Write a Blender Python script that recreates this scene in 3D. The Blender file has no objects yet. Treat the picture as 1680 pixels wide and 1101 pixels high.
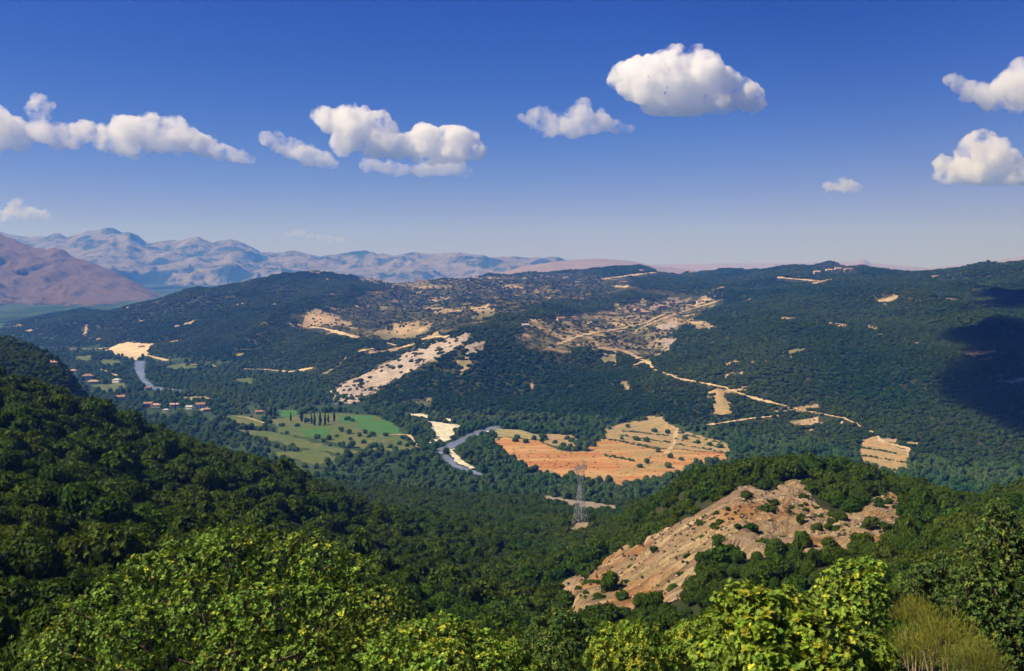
import bpy, math, random
import numpy as np
from mathutils import Vector, Matrix

# ------------------------------------------------------------------ camera, sky, sun, exposure
S = bpy.context.scene
F = 1648.0; CX = 840.0; YH = 432.0            # focal length and eye level in pixels of the 1680 x 1101 photograph
cam = bpy.data.objects.new('camera', bpy.data.cameras.new('camera'))
S.collection.objects.link(cam); S.camera = cam
cam.rotation_euler = (math.radians(90), 0, 0)
cam.data.sensor_width = 36; cam.data.lens = 36 * F / 1680
cam.data.shift_y = -(550.5 - YH) / 1680
cam.data.clip_start = 0.5; cam.data.clip_end = 80000

SUN_EL, SUN_AZ = math.radians(46), math.radians(-106)      # azimuth from +Y towards +X
sdir = Vector((math.sin(SUN_AZ) * math.cos(SUN_EL), math.cos(SUN_AZ) * math.cos(SUN_EL), math.sin(SUN_EL)))
world = bpy.data.worlds.new('World'); S.world = world; world.use_nodes = True
wn = world.node_tree; wn.nodes.clear()
sky = wn.nodes.new('ShaderNodeTexSky'); sky.sky_type = 'NISHITA'; sky.sun_disc = False
sky.sun_elevation = SUN_EL; sky.sun_rotation = SUN_AZ
sky.altitude = 2500; sky.air_density = 1.0; sky.dust_density = 0.0; sky.ozone_density = 6.0
bg = wn.nodes.new('ShaderNodeBackground'); bg.inputs['Strength'].default_value = 0.06
wo = wn.nodes.new('ShaderNodeOutputWorld')
# response of the slide film to sky light, the same in every direction: one power and one gain per colour
sep = wn.nodes.new('ShaderNodeSeparateColor'); com = wn.nodes.new('ShaderNodeCombineColor'); wn.links.new(sky.outputs[0], sep.inputs[0])
for ch, (pw_, gn_, sh_) in enumerate(((3.0, .17, 5.6), (2.0, .20, 9.5), (1.0, 1.13, 400.0))):      # power, gain, shoulder
    p_ = wn.nodes.new('ShaderNodeMath'); p_.operation = 'POWER'; p_.inputs[1].default_value = pw_; wn.links.new(sep.outputs[ch], p_.inputs[0])
    q_ = wn.nodes.new('ShaderNodeMath'); q_.operation = 'MULTIPLY'; q_.inputs[1].default_value = gn_; wn.links.new(p_.outputs[0], q_.inputs[0])
    d_ = wn.nodes.new('ShaderNodeMath'); d_.operation = 'MULTIPLY_ADD'; d_.inputs[1].default_value = 1/sh_; d_.inputs[2].default_value = 1; wn.links.new(q_.outputs[0], d_.inputs[0])
    v_ = wn.nodes.new('ShaderNodeMath'); v_.operation = 'DIVIDE'; wn.links.new(q_.outputs[0], v_.inputs[0]); wn.links.new(d_.outputs[0], v_.inputs[1]); wn.links.new(v_.outputs[0], com.inputs[ch])
wn.links.new(com.outputs[0], bg.inputs[0]); wn.links.new(bg.outputs[0], wo.inputs[0])
sun = bpy.data.objects.new('sun', bpy.data.lights.new('sun', 'SUN')); S.collection.objects.link(sun)
sun.data.energy = 5.0; sun.data.angle = math.radians(0.5); sun.data.color = (1.0, 0.90, 0.72)
sun.rotation_euler = (-sdir).to_track_quat('-Z', 'Y').to_euler(); sun.location = (-50, -20, 80)
S.view_settings.view_transform = 'Standard'; S.view_settings.look = 'None'
S.view_settings.gamma = 1; S.view_settings.use_curve_mapping = False; S.view_settings.exposure = 0.45
S.render.engine = 'CYCLES'
cy = S.cycles
cy.use_denoising = True; cy.max_bounces = 24; cy.diffuse_bounces = 2; cy.glossy_bounces = 1
cy.transmission_bounces = 2; cy.transparent_max_bounces = 4; cy.volume_bounces = 24; cy.volume_step_rate = 0.35; cy.volume_max_steps = 256
cy.use_adaptive_sampling = True; cy.adaptive_threshold = 0.02

rng = np.random.default_rng(7); random.seed(7)
COL = S.collection

# ------------------------------------------------------------------ noise
_perm = np.random.default_rng(1).permutation(4096)
def _h(i, j, k=0):
    return _perm[(_perm[(_perm[i & 4095] + j) & 4095] + k) & 4095] / 4096.0
def vnoise2(x, y):
    xi = np.floor(x).astype(np.int64); yi = np.floor(y).astype(np.int64)
    a = x - xi; b = y - yi; a = a*a*a*(a*(a*6-15)+10); b = b*b*b*(b*(b*6-15)+10)
    return ((_h(xi, yi)*(1-a) + _h(xi+1, yi)*a)*(1-b) + (_h(xi, yi+1)*(1-a) + _h(xi+1, yi+1)*a)*b)*2 - 1
def fbm2(x, y, o=5, g=0.5, l=2.03):
    s = 0; A = 1; n = 0
    for k in range(o):
        s = s + A*vnoise2(x + 17.3*k, y - 9.1*k); n += A; A *= g; x = x*l*0.8 + y*l*0.6; y = y*l*0.8 - (x/l - y*0.6)/0.8*l*0.6 if False else y*l
    return s/n
def ridge2(x, y, o=5):
    s = 0; A = 1; n = 0
    for k in range(o):
        s = s + A*(1 - np.abs(vnoise2(x + 31.7*k, y + 5.3*k))*2); n += A; A *= 0.5; x = x*2.07; y = y*2.03
    return s/n
def vnoise3(x, y, z):
    xi = np.floor(x).astype(np.int64); yi = np.floor(y).astype(np.int64); zi = np.floor(z).astype(np.int64)
    a = x-xi; b = y-yi; c = z-zi; a = a*a*(3-2*a); b = b*b*(3-2*b); c = c*c*(3-2*c)
    def L(k): return (_h(xi, yi, zi+k)*(1-a) + _h(xi+1, yi, zi+k)*a)*(1-b) + (_h(xi, yi+1, zi+k)*(1-a) + _h(xi+1, yi+1, zi+k)*a)*b
    return (L(0)*(1-c) + L(1)*c)*2 - 1
def smooth(a, b, x):
    t = np.clip((x-a)/(b-a), 0, 1); return t*t*(3-2*t)
def inpoly(px, py, poly):
    r = np.zeros(np.shape(px), bool); n = len(poly)
    for i in range(n):
        x1, y1 = poly[i]; x2, y2 = poly[(i+1) % n]
        if y1 == y2: continue
        c = ((y1 > py) != (y2 > py)) & (px < (x2-x1)*(py-y1)/(y2-y1) + x1)
        r ^= c
    return r
def distline(px, py, line):
    d = np.full(np.shape(px), 1e9)
    for (x1, y1), (x2, y2) in zip(line[:-1], line[1:]):
        L = (x2-x1)**2 + (y2-y1)**2 + 1e-9
        t = np.clip(((px-x1)*(x2-x1) + (py-y1)*(y2-y1))/L, 0, 1)
        d = np.minimum(d, np.hypot(px-(x1+t*(x2-x1)), py-(y1+t*(y2-y1))))
    return d

# ------------------------------------------------------------------ object helpers
def tag(o, label=None, cat=None, group=None, kind=None):
    if label: o['label'] = label
    if cat: o['category'] = cat
    if group: o['group'] = group
    if kind: o['kind'] = kind
    return o
def mesh(name, v, f, mats=(), smooth_=False, colors=None, fmat=None):
    m = bpy.data.meshes.new(name)
    v = np.asarray(v, dtype=np.float32)
    if isinstance(f, np.ndarray):
        n = f.shape[1]; m.vertices.add(len(v)); m.vertices.foreach_set('co', v.ravel())
        m.loops.add(f.size); m.loops.foreach_set('vertex_index', f.astype(np.int32).ravel())
        m.polygons.add(len(f)); m.polygons.foreach_set('loop_start', np.arange(0, f.size, n, dtype=np.int32))
        m.polygons.foreach_set('loop_total', np.full(len(f), n, dtype=np.int32))
    else:
        m.from_pydata([tuple(p) for p in v], [], [tuple(q) for q in f])
    for k in mats: m.materials.append(k)
    if fmat is not None: m.polygons.foreach_set('material_index', np.asarray(fmat, dtype=np.int32))
    m.polygons.foreach_set('use_smooth', np.full(len(m.polygons), smooth_))
    if colors is not None:
        a = m.color_attributes.new('tint', 'FLOAT_COLOR', 'POINT')
        c = np.ones((len(v), 4), dtype=np.float32); c[:, :colors.shape[1]] = colors
        a.data.foreach_set('color', c.ravel())
    m.update(); m.validate()
    return m
def obj(name, me, parent=None, loc=None):
    o = bpy.data.objects.new(name, me); COL.objects.link(o)
    if parent: o.parent = parent
    if loc is not None: o.location = loc
    return o
def empty(name, loc, rz=0):
    o = bpy.data.objects.new(name, None); COL.objects.link(o); o.location = loc; o.rotation_euler.z = rz
    o.empty_display_size = 0.5
    return o
class MB:
    def __init__(s): s.v = []; s.f = []
    def box(s, c, d, rz=0):
        i = len(s.v); co, si = math.cos(rz), math.sin(rz)
        for z in (-1, 1):
            for y in (-1, 1):
                for x in (-1, 1):
                    X, Y = x*d[0]/2, y*d[1]/2
                    s.v.append((c[0]+X*co-Y*si, c[1]+X*si+Y*co, c[2]+z*d[2]/2))
        s.f += [(i, i+2, i+3, i+1), (i+4, i+5, i+7, i+6), (i, i+1, i+5, i+4), (i+2, i+6, i+7, i+3), (i, i+4, i+6, i+2), (i+1, i+3, i+7, i+5)]
    def tube(s, pts, rad, n=6):
        pts = [Vector(p) for p in pts]; i0 = len(s.v)
        for k, p in enumerate(pts):
            d = (pts[min(k+1, len(pts)-1)] - pts[max(k-1, 0)]).normalized()
            a = d.orthogonal().normalized(); b = d.cross(a)
            if abs(d.z) > .5:
                a = Vector((1, 0, 0)); a = (a - d*a.dot(d)).normalized(); b = d.cross(a)
            r = rad[k] if hasattr(rad, '__len__') else rad
            for q in range(n):
                t = 2*math.pi*q/n; s.v.append(tuple(p + a*(r*math.cos(t)) + b*(r*math.sin(t))))
        for k in range(len(pts)-1):
            for q in range(n):
                s.f.append((i0+k*n+q, i0+k*n+(q+1) % n, i0+(k+1)*n+(q+1) % n, i0+(k+1)*n+q))
        s.f.append(tuple(i0+q for q in range(n))[::-1]); s.f.append(tuple(i0+(len(pts)-1)*n+q for q in range(n)))
    def mesh(s, name, mat, sm=False): return mesh(name, s.v, s.f, [mat], sm)

# ------------------------------------------------------------------ materials
def newmat(name):
    m = bpy.data.materials.new(name); m.use_nodes = True
    nt = m.node_tree; nt.nodes.clear()
    out = nt.nodes.new('ShaderNodeOutputMaterial')
    return m, nt, out
def N(nt, t, **kw):
    n = nt.nodes.new(t)
    for k, v in kw.items():
        if k in n.inputs: n.inputs[k].default_value = v
        else: setattr(n, k, v)
    return n
def mix(nt, fac, a, b, mode='MIX'):
    n = nt.nodes.new('ShaderNodeMix'); n.data_type = 'RGBA'; n.blend_type = mode
    for s, x in ((0, fac), (6, a), (7, b)):
        if hasattr(x, 'links') or isinstance(x, bpy.types.NodeSocket): nt.links.new(x, n.inputs[s])
        else: n.inputs[s].default_value = x if s == 0 else (tuple(x) + (1,))[:4]
    return n.outputs[2]
def noise(nt, scale, detail=4, coord='Object', rough=0.55, dist=0):
    tc = nt.nodes.new('ShaderNodeTexCoord'); n = nt.nodes.new('ShaderNodeTexNoise')
    n.inputs['Scale'].default_value = scale; n.inputs['Detail'].default_value = detail
    n.inputs['Roughness'].default_value = rough; n.inputs['Distortion'].default_value = dist
    nt.links.new(tc.outputs[coord], n.inputs['Vector']); return n.outputs['Fac']
def ramp(nt, fac, lo, hi):
    n = nt.nodes.new('ShaderNodeMapRange'); n.inputs['From Min'].default_value = lo; n.inputs['From Max'].default_value = hi
    nt.links.new(fac, n.inputs['Value']); return n.outputs['Result']
def math_(nt, op, a, b=None):
    n = nt.nodes.new('ShaderNodeMath'); n.operation = op
    for i, x in enumerate((a, b)):
        if x is None: continue
        if isinstance(x, bpy.types.NodeSocket): nt.links.new(x, n.inputs[i])
        else: n.inputs[i].default_value = x
    return n.outputs[0]
def bump(nt, h, strength, dist):
    n = nt.nodes.new('ShaderNodeBump'); n.inputs['Strength'].default_value = strength; n.inputs['Distance'].default_value = dist
    nt.links.new(h, n.inputs['Height']); return n.outputs['Normal']
def bsdf(nt, out, color, rough=0.9, spec=0.2, normal=None):
    b = nt.nodes.new('ShaderNodeBsdfPrincipled'); b.inputs['Roughness'].default_value = rough
    b.inputs['Specular IOR Level'].default_value = spec
    if isinstance(color, bpy.types.NodeSocket): nt.links.new(color, b.inputs['Base Color'])
    else: b.inputs['Base Color'].default_value = (tuple(color)+(1,))[:4]
    if normal is not None: nt.links.new(normal, b.inputs['Normal'])
    nt.links.new(b.outputs[0], out.inputs[0]); return b
def soil_mat(name, c1, c2, scale, c3=None, bs=0.3, bd=0.5):
    m, nt, out = newmat(name)
    c = mix(nt, ramp(nt, noise(nt, scale, 8), .35, .65), c1, c2)
    if c3: c = mix(nt, ramp(nt, noise(nt, scale*5, 6), .5, .62), c, c3)
    bsdf(nt, out, c, .95, .1, bump(nt, noise(nt, scale*12, 6), bs, bd)); return m
def foliage_mat(name, ca, cb, cc, patch=0.02, trans=0.25, spec=.06):
    """leaf colour: one hue per plant, drifting over the hillside"""
    m, nt, out = newmat(name)
    oi = nt.nodes.new('ShaderNodeObjectInfo')
    geo = nt.nodes.new('ShaderNodeNewGeometry')
    n = nt.nodes.new('ShaderNodeTexNoise'); n.inputs['Scale'].default_value = patch; n.inputs['Detail'].default_value = 3
    nt.links.new(geo.outputs['Position'], n.inputs['Vector'])
    c = mix(nt, oi.outputs['Random'], ca, cb)
    c = mix(nt, ramp(nt, n.outputs['Fac'], .38, .66), c, cc)
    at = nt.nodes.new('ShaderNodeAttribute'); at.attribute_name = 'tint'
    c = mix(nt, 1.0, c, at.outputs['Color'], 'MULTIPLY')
    d = nt.nodes.new('ShaderNodeBsdfPrincipled'); d.inputs['Roughness'].default_value = .55; d.inputs['Specular IOR Level'].default_value = spec
    nt.links.new(c, d.inputs['Base Color'])
    if trans > 0:
        t = nt.nodes.new('ShaderNodeBsdfTranslucent'); nt.links.new(mix(nt, .5, c, (.25, .32, .02)), t.inputs['Color'])
        ms = nt.nodes.new('ShaderNodeMixShader'); ms.inputs[0].default_value = trans
        nt.links.new(d.outputs[0], ms.inputs[1]); nt.links.new(t.outputs[0], ms.inputs[2]); nt.links.new(ms.outputs[0], out.inputs[0])
    else: nt.links.new(d.outputs[0], out.inputs[0])
    return m
M_near = foliage_mat('oak_scrub_leaves', (.020, .056, .004), (.050, .110, .008), (.066, .098, .008), .03, .14)
M_mid = foliage_mat('valley_tree_leaves', (.026, .090, .024), (.058, .140, .034), (.085, .145, .040), .012, .10)
M_far = foliage_mat('distant_scrub_leaves', (.009, .042, .008), (.026, .070, .012), (.058, .092, .016), .0035, .05)
M_olive = foliage_mat('olive_leaves', (.075, .085, .045), (.11, .12, .07), (.07, .08, .04), .01, .05)
M_cyp = foliage_mat('cypress_leaves', (.015, .032, .014), (.025, .045, .018), (.02, .04, .016), .02, .03)
M_fgA = foliage_mat('bright_oak_leaves', (.13, .26, .024), (.20, .33, .034), (.20, .29, .034), .3, .16, .22)
M_fgB = foliage_mat('yellow_green_leaves', (.15, .28, .022), (.22, .33, .03), (.21, .29, .03), .3, .22, .22)
M_fgC = foliage_mat('dark_beech_leaves', (.045, .11, .018), (.07, .13, .024), (.08, .14, .025), .3, .1, .22)
M_broom = foliage_mat('broom_twigs', (.20, .21, .03), (.27, .25, .035), (.14, .16, .035), .5, .15)
M_bark = soil_mat('bark', (.10, .075, .05), (.18, .14, .10), 3.0)
M_paleb = soil_mat('pale_bark', (.20, .15, .09), (.28, .22, .13), 3.0)
M_river = newmat('river_water')
_m, _nt, _o = M_river
_b = bsdf(_nt, _o, mix(_nt, ramp(_nt, noise(_nt, .01, 3), .4, .6), (.16, .19, .24), (.22, .24, .29)), .25, .5, bump(_nt, noise(_nt, .3, 4), .1, .2))
M_river = _m
M_gravel = soil_mat('pale_river_gravel', (.62, .55, .40), (.74, .66, .48), .05, (.35, .34, .22), .3, .6)
M_track = soil_mat('dirt_track_soil', (.48, .35, .19), (.64, .48, .27), .05, (.34, .25, .13), .2, .4)
M_road = soil_mat('dusty_road', (.26, .21, .15), (.33, .27, .19), .08)
M_sand = soil_mat('quarry_sand', (.58, .42, .24), (.70, .54, .34), .03, (.38, .29, .17))
M_meadow = soil_mat('dry_meadow', (.09, .13, .035), (.16, .155, .055), .02, (.08, .12, .03))
M_green = soil_mat('irrigated_field', (.055, .15, .035), (.075, .18, .04), .03, (.06, .14, .035))
M_yell = soil_mat('yellow_stubble', (.30, .26, .10), (.36, .28, .12), .02, (.22, .22, .09))
M_terr = soil_mat('terraced_soil', (.42, .26, .12), (.34, .25, .12), .03, (.22, .2, .08))
def red_field():
    m, nt, out = newmat('red_ploughed_soil')
    tc = nt.nodes.new('ShaderNodeTexCoord'); mp = nt.nodes.new('ShaderNodeMapping'); mp.inputs['Scale'].default_value = (.004, .03, .03)
    mp.inputs['Rotation'].default_value = (0, 0, .35)
    nt.links.new(tc.outputs['Object'], mp.inputs[0]); n = nt.nodes.new('ShaderNodeTexNoise'); n.inputs['Scale'].default_value = 1.5; n.inputs['Detail'].default_value = 6
    nt.links.new(mp.outputs[0], n.inputs['Vector'])
    c = mix(nt, ramp(nt, n.outputs['Fac'], .40, .58), (.42, .165, .05), (.54, .31, .12))
    c = mix(nt, ramp(nt, noise(nt, .012, 6, rough=.7), .50, .66), c, (.33, .25, .10)); c = mix(nt, math_(nt, 'MULTIPLY', ramp(nt, noise(nt, .12, 8, rough=.8), .50, .66), .6), c, (.24, .16, .07))
    bsdf(nt, out, c, .95, .1); return m
M_red = red_field()
M_scarp = soil_mat('pale_scarp_rock', (.36, .29, .25), (.52, .43, .34), .05, (.30, .22, .15), .9, 2)
def scar_mat(name):
    m, nt, out = newmat(name)
    n1 = noise(nt, .12, 8, rough=.65); n2 = noise(nt, 1.3, 6, rough=.7); n3 = noise(nt, .05, 4)
    c = mix(nt, ramp(nt, n1, .35, .65), (.29, .205, .125), (.50, .375, .225))
    c = mix(nt, ramp(nt, n3, .50, .66), c, (.42, .225, .09))
    c = mix(nt, math_(nt, 'MULTIPLY', ramp(nt, n2, .45, .7), .6), c, (.17, .12, .085))
    at = nt.nodes.new('ShaderNodeAttribute'); at.attribute_name = 'tint'
    c = mix(nt, 1.0, c, at.outputs['Color'], 'MULTIPLY')
    bsdf(nt, out, c, .95, .1, bump(nt, noise(nt, 1.2, 10, rough=.75), .9, .5)); return m
M_scar = scar_mat('eroded_clay_scree')
def ground_mat():
    m, nt, out = newmat('forest_floor_and_soil')
    at = nt.nodes.new('ShaderNodeAttribute'); at.attribute_name = 'tint'
    sp = nt.nodes.new('ShaderNodeSeparateColor'); nt.links.new(at.outputs['Color'], sp.inputs[0])
    fl = mix(nt, ramp(nt, noise(nt, .05, 8), .4, .6), (.030, .040, .014), (.055, .055, .022))
    so = mix(nt, ramp(nt, noise(nt, .02, 8, rough=.7), .38, .6), (.30, .21, .12), (.48, .34, .19))
    so = mix(nt, ramp(nt, noise(nt, .011, 5), .45, .6), so, (.16, .15, .07))
    nz = math_(nt, 'ADD', sp.outputs[0], math_(nt, 'SUBTRACT', math_(nt, 'MULTIPLY', noise(nt, .03, 8, rough=.7), 1.2), .6))
    c = mix(nt, ramp(nt, nz, .4, .6), fl, so)
    pl = mix(nt, ramp(nt, noise(nt, .006, 5), .42, .6), (.018, .045, .018), (.06, .095, .04))
    pl = mix(nt, ramp(nt, noise(nt, .004, 4, dist=1), .64, .72), pl, (.20, .19, .12))
    c = mix(nt, sp.outputs[1], c, pl)
    bsdf(nt, out, c, .95, .05, bump(nt, noise(nt, .2, 8, rough=.7), .6, 1.5)); return m
M_ground = ground_mat()
def mountain_mat(name, rock, rock2, scrub, s, lo=.45, hi=.58):
    m, nt, out = newmat(name)
    c = mix(nt, ramp(nt, noise(nt, s*3, 8, rough=.65), .35, .65), rock, rock2)
    geo = nt.nodes.new('ShaderNodeNewGeometry'); sp = nt.nodes.new('ShaderNodeSeparateXYZ'); nt.links.new(geo.outputs['Normal'], sp.inputs[0])
    k = math_(nt, 'ADD', noise(nt, s, 13, rough=.78), math_(nt, 'MULTIPLY', math_(nt, 'SUBTRACT', .75, sp.outputs[2]), .35))
    c = mix(nt, ramp(nt, k, lo, hi), c, scrub)
    bsdf(nt, out, c, .95, .05, bump(nt, noise(nt, s*5, 12, rough=.78), 1.0, 60)); return m

# ------------------------------------------------------------------ terrain as a loft through the lines read off the photograph: px -> (py, distance)
def ln(*a): return a
flat = lambda D, z: ((-700, YH - z*F/D, D), (2400, YH - z*F/D, D))
LINES = [
 (flat(3, -1.75), 0), (flat(12, -6.5), 0), (flat(30, -17), 0), (flat(60, -29), 0),
 (((-700, 960, 115), (0, 1000, 110), (400, 1060, 110), (850, 1095, 112), (1300, 1060, 110), (1680, 1030, 105), (2400, 980, 100)), 3),
 (((-700, 740, 200), (0, 800, 190), (200, 860, 190), (400, 900, 200), (600, 960, 210), (800, 1000, 230), (900, 1010, 235), (1000, 1000, 235), (1200, 965, 215), (1400, 940, 200), (1680, 925, 180), (2400, 880, 170)), 3),
 (((-700, 600, 270), (0, 690, 270), (200, 760, 290), (400, 810, 310), (600, 872, 330), (800, 930, 360), (900, 930, 370), (960, 925, 340), (1000, 920, 320), (1100, 868, 285), (1200, 826, 272), (1300, 815, 285), (1400, 828, 280), (1500, 842, 270), (1680, 850, 255), (2400, 840, 240)), lambda P: np.interp(P, [0, 700, 950], [7, 6, 3])),
 (((-700, 480, 340), (0, 600, 350), (60, 621, 355), (130, 650, 365), (200, 677, 380), (300, 707, 390), (400, 736, 400), (500, 768, 415), (600, 808, 430), (700, 848, 450), (800, 872, 480), (900, 882, 520), (980, 874, 500), (1030, 836, 430), (1080, 806, 370), (1140, 775, 340), (1200, 757, 325), (1300, 749, 330), (1400, 765, 330), (1500, 785, 320), (1600, 803, 310), (1680, 795, 310), (2400, 760, 300)), lambda P: np.interp(P, [0, 700, 1000, 1200], [8.5, 8.5, 5.5, 6.5])),
 (((-700, 640, 600), (0, 690, 600), (135, 735, 640), (200, 745, 680), (400, 800, 720), (550, 826, 680), (650, 832, 650), (800, 845, 650), (900, 850, 640), (950, 853, 625), (1050, 852, 640), (1200, 850, 620), (1400, 850, 600), (2400, 850, 600)), 2),
 (((-700, 500, 950), (0, 556, 950), (60, 575, 950), (100, 597, 945), (135, 650, 930), (200, 735, 900), (300, 769, 920), (400, 784, 850), (550, 814, 785), (700, 824, 755), (850, 837, 740), (1000, 850, 725), (1200, 849, 715), (2400, 850, 700)), 3),
 (((-700, 700, 1350), (0, 690, 1350), (130, 700, 1250), (300, 740, 1080), (500, 790, 930), (700, 806, 880), (850, 822, 845), (1000, 836, 830), (1200, 840, 820), (2400, 850, 800)), 2),
 (((-700, 670, 1500), (0, 670, 1500), (130, 690, 1390), (300, 735, 1190), (500, 780, 1040), (700, 805, 960), (1000, 812, 940), (1200, 815, 935), (1680, 830, 905), (2400, 850, 860)), 0),
 (((-700, 556, 2924), (0, 558, 2870), (120, 566, 2700), (200, 580, 2450), (300, 600, 2158), (400, 609, 2048), (470, 614, 1992), (520, 648, 1678), (560, 674, 1498), (650, 687, 1422), (750, 694, 1383), (850, 702, 1342), (1000, 714, 1285), (1060, 706, 1323), (1200, 744, 1162), (1400, 777, 1050), (1550, 802, 979), (1680, 812, 953), (2400, 832, 905)), 0),
 (((-700, 552, 3000), (0, 553, 2980), (100, 553, 2860), (200, 546, 2700), (300, 545, 2550), (400, 545, 2450), (500, 565, 2200), (560, 640, 1640), (600, 624, 1690), (650, 600, 1730), (700, 577, 1760), (760, 549, 1790), (800, 551, 1790), (850, 558, 1770), (920, 566, 1740), (1010, 575, 1700), (1060, 600, 1590), (1100, 598, 1560), (1200, 572, 1640), (1300, 548, 1700), (1400, 535, 1700), (1500, 548, 1600), (1600, 562, 1520), (1680, 572, 1450), (2400, 580, 1400)), 3),
 (((-700, 551, 3040), (0, 550, 3030), (100, 541, 2950), (200, 520, 2900), (300, 502, 2950), (400, 490, 2950), (500, 488, 2900), (560, 506, 2700), (650, 520, 2500), (760, 508, 2500), (850, 500, 2600), (920, 498, 2700), (1010, 500, 2700), (1100, 497, 2700), (1200, 488, 2550), (1300, 476, 2550), (1400, 466, 2550), (1500, 470, 2450), (1600, 474, 2350), (1680, 474, 2300), (2400, 470, 2200)), 3),
 (((-700, 549, 3100), (0, 547, 3080), (100, 524, 3050), (160, 510, 3050), (200, 499, 3080), (260, 486, 3200), (350, 470, 3400), (430, 456, 3550), (515, 446, 3600), (560, 455, 3700), (640, 460, 4000), (700, 460, 4200), (800, 453, 4400), (860, 448, 4500), (1000, 444, 4700), (1050, 440, 4700), (1100, 446, 4700), (1200, 447, 4700), (1300, 441, 4500), (1400, 435, 4300), (1450, 442, 4200), (1520, 444, 4000), (1600, 434, 3600), (1680, 430, 3400), (2400, 410, 3000)), 3),
]
Pg = np.unique(np.concatenate([np.arange(-700, -60, 20), np.arange(-60, 1741, 3.2), np.arange(1745, 2401, 20)])).astype(float)
Dg = np.exp(np.linspace(math.log(3), math.log(9500), 440))
def pchip(xs, ys, xq):
    h = np.diff(xs); d = np.diff(ys)/h; m = np.zeros_like(ys)
    s = d[:-1]*d[1:] > 0
    w1 = 2*h[1:]+h[:-1]; w2 = h[1:]+2*h[:-1]
    with np.errstate(all='ignore'): m[1:-1] = np.where(s, (w1+w2)/(w1/d[:-1]+w2/d[1:]), 0)
    m[0] = d[0]; m[-1] = d[-1]
    i = np.clip(np.searchsorted(xs, xq)-1, 0, len(h)-1); t = np.clip((xq-xs[i])/h[i], 0, 1)
    return (2*t**3-3*t**2+1)*ys[i] + (t**3-2*t**2+t)*h[i]*m[i] + (-2*t**3+3*t**2)*ys[i+1] + (t**3-t**2)*h[i]*m[i+1]
def lines_at(P):
    Z = []; DD = []
    for L, can in LINES:
        L = np.array(L, float)
        dd = 0; zz = 0
        for off, w in ((-16, .2), (-8, .2), (0, .2), (8, .2), (16, .2)):
            d = np.interp(P+off, L[:, 0], L[:, 2]); py = np.interp(P+off, L[:, 0], L[:, 1])
            dd = dd + w*d; zz = zz + w*(YH-py)/F*d
        Z.append(zz - (can(P) if callable(can) else can)); DD.append(dd)
    a = DD[-1]
    for k, z in ((1.12, -165), (1.3, -222), (1.6, -222), (2.6, -224)):
        DD.append(a*k); Z.append(np.minimum(Z[-1] - .1, z + 0*a))
    DD.append(np.full_like(a, 12300)); Z.append(np.full_like(a, -226))
    return np.array(DD), np.array(Z)
_DD, _ZZ = lines_at(Pg)
H = np.zeros((len(Dg), len(Pg)))
for j in range(len(Pg)): H[:, j] = pchip(_DD[:, j], _ZZ[:, j], Dg)
_X = (Pg[None, :]-CX)/F*Dg[:, None]; _Y = np.repeat(Dg[:, None], len(Pg), 1)
_up = smooth(4, 40, H + 220)
H += _up*smooth(1000, 1700, _Y)*(1-smooth(5200, 6000, _Y))*(24*fbm2(_X/300, _Y/380, 5) + 26*(ridge2(_X/240+3, _Y/480, 4)-.3))
H += _up*smooth(110, 260, _Y)*(1-smooth(1000, 1400, _Y))*(2.6*fbm2(_X/55, _Y/55, 5))
H += _up*smooth(450, 700, _Y)*(1-smooth(1000, 1400, _Y))*(5*fbm2(_X/120+9, _Y/120, 3))
LDg = np.log(Dg)
def ground(x, y):
    x = np.asarray(x, float); y = np.maximum(np.asarray(y, float), 3.0)
    P = np.clip(CX + F*x/y, Pg[0], Pg[-1]-1e-6)
    i = np.clip(np.searchsorted(Pg, P)-1, 0, len(Pg)-2); a = (P-Pg[i])/(Pg[i+1]-Pg[i])
    t = np.clip((np.log(y)-LDg[0])/(LDg[1]-LDg[0]), 0, len(Dg)-1.001); j = t.astype(int); b = (y - Dg[j])/(Dg[j+1]-Dg[j])
    return (H[j, i]*(1-a)+H[j, i+1]*a)*(1-b) + (H[j+1, i]*(1-a)+H[j+1, i+1]*a)*b
def look(px, py, dmin=90, dmax=9000):
    """point of the ground seen at a pixel"""
    D = np.exp(np.linspace(math.log(dmin), math.log(dmax), 1400)); u = (px-CX)/F; w = (YH-py)/F
    g = ground(u*D, D) - w*D
    k = np.argmax(g >= 0)
    if g[k] < 0: k = len(D)-1
    if k > 0 and g[k] > 0:
        t = -g[k-1]/(g[k]-g[k-1]+1e-9); d = D[k-1] + max(0, min(1, t))*(D[k]-D[k-1])
    else: d = D[k]
    return np.array([u*d, d, float(ground(u*d, d))])
def proj(x, y, z): return CX + F*x/y, YH - F*z/y

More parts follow.
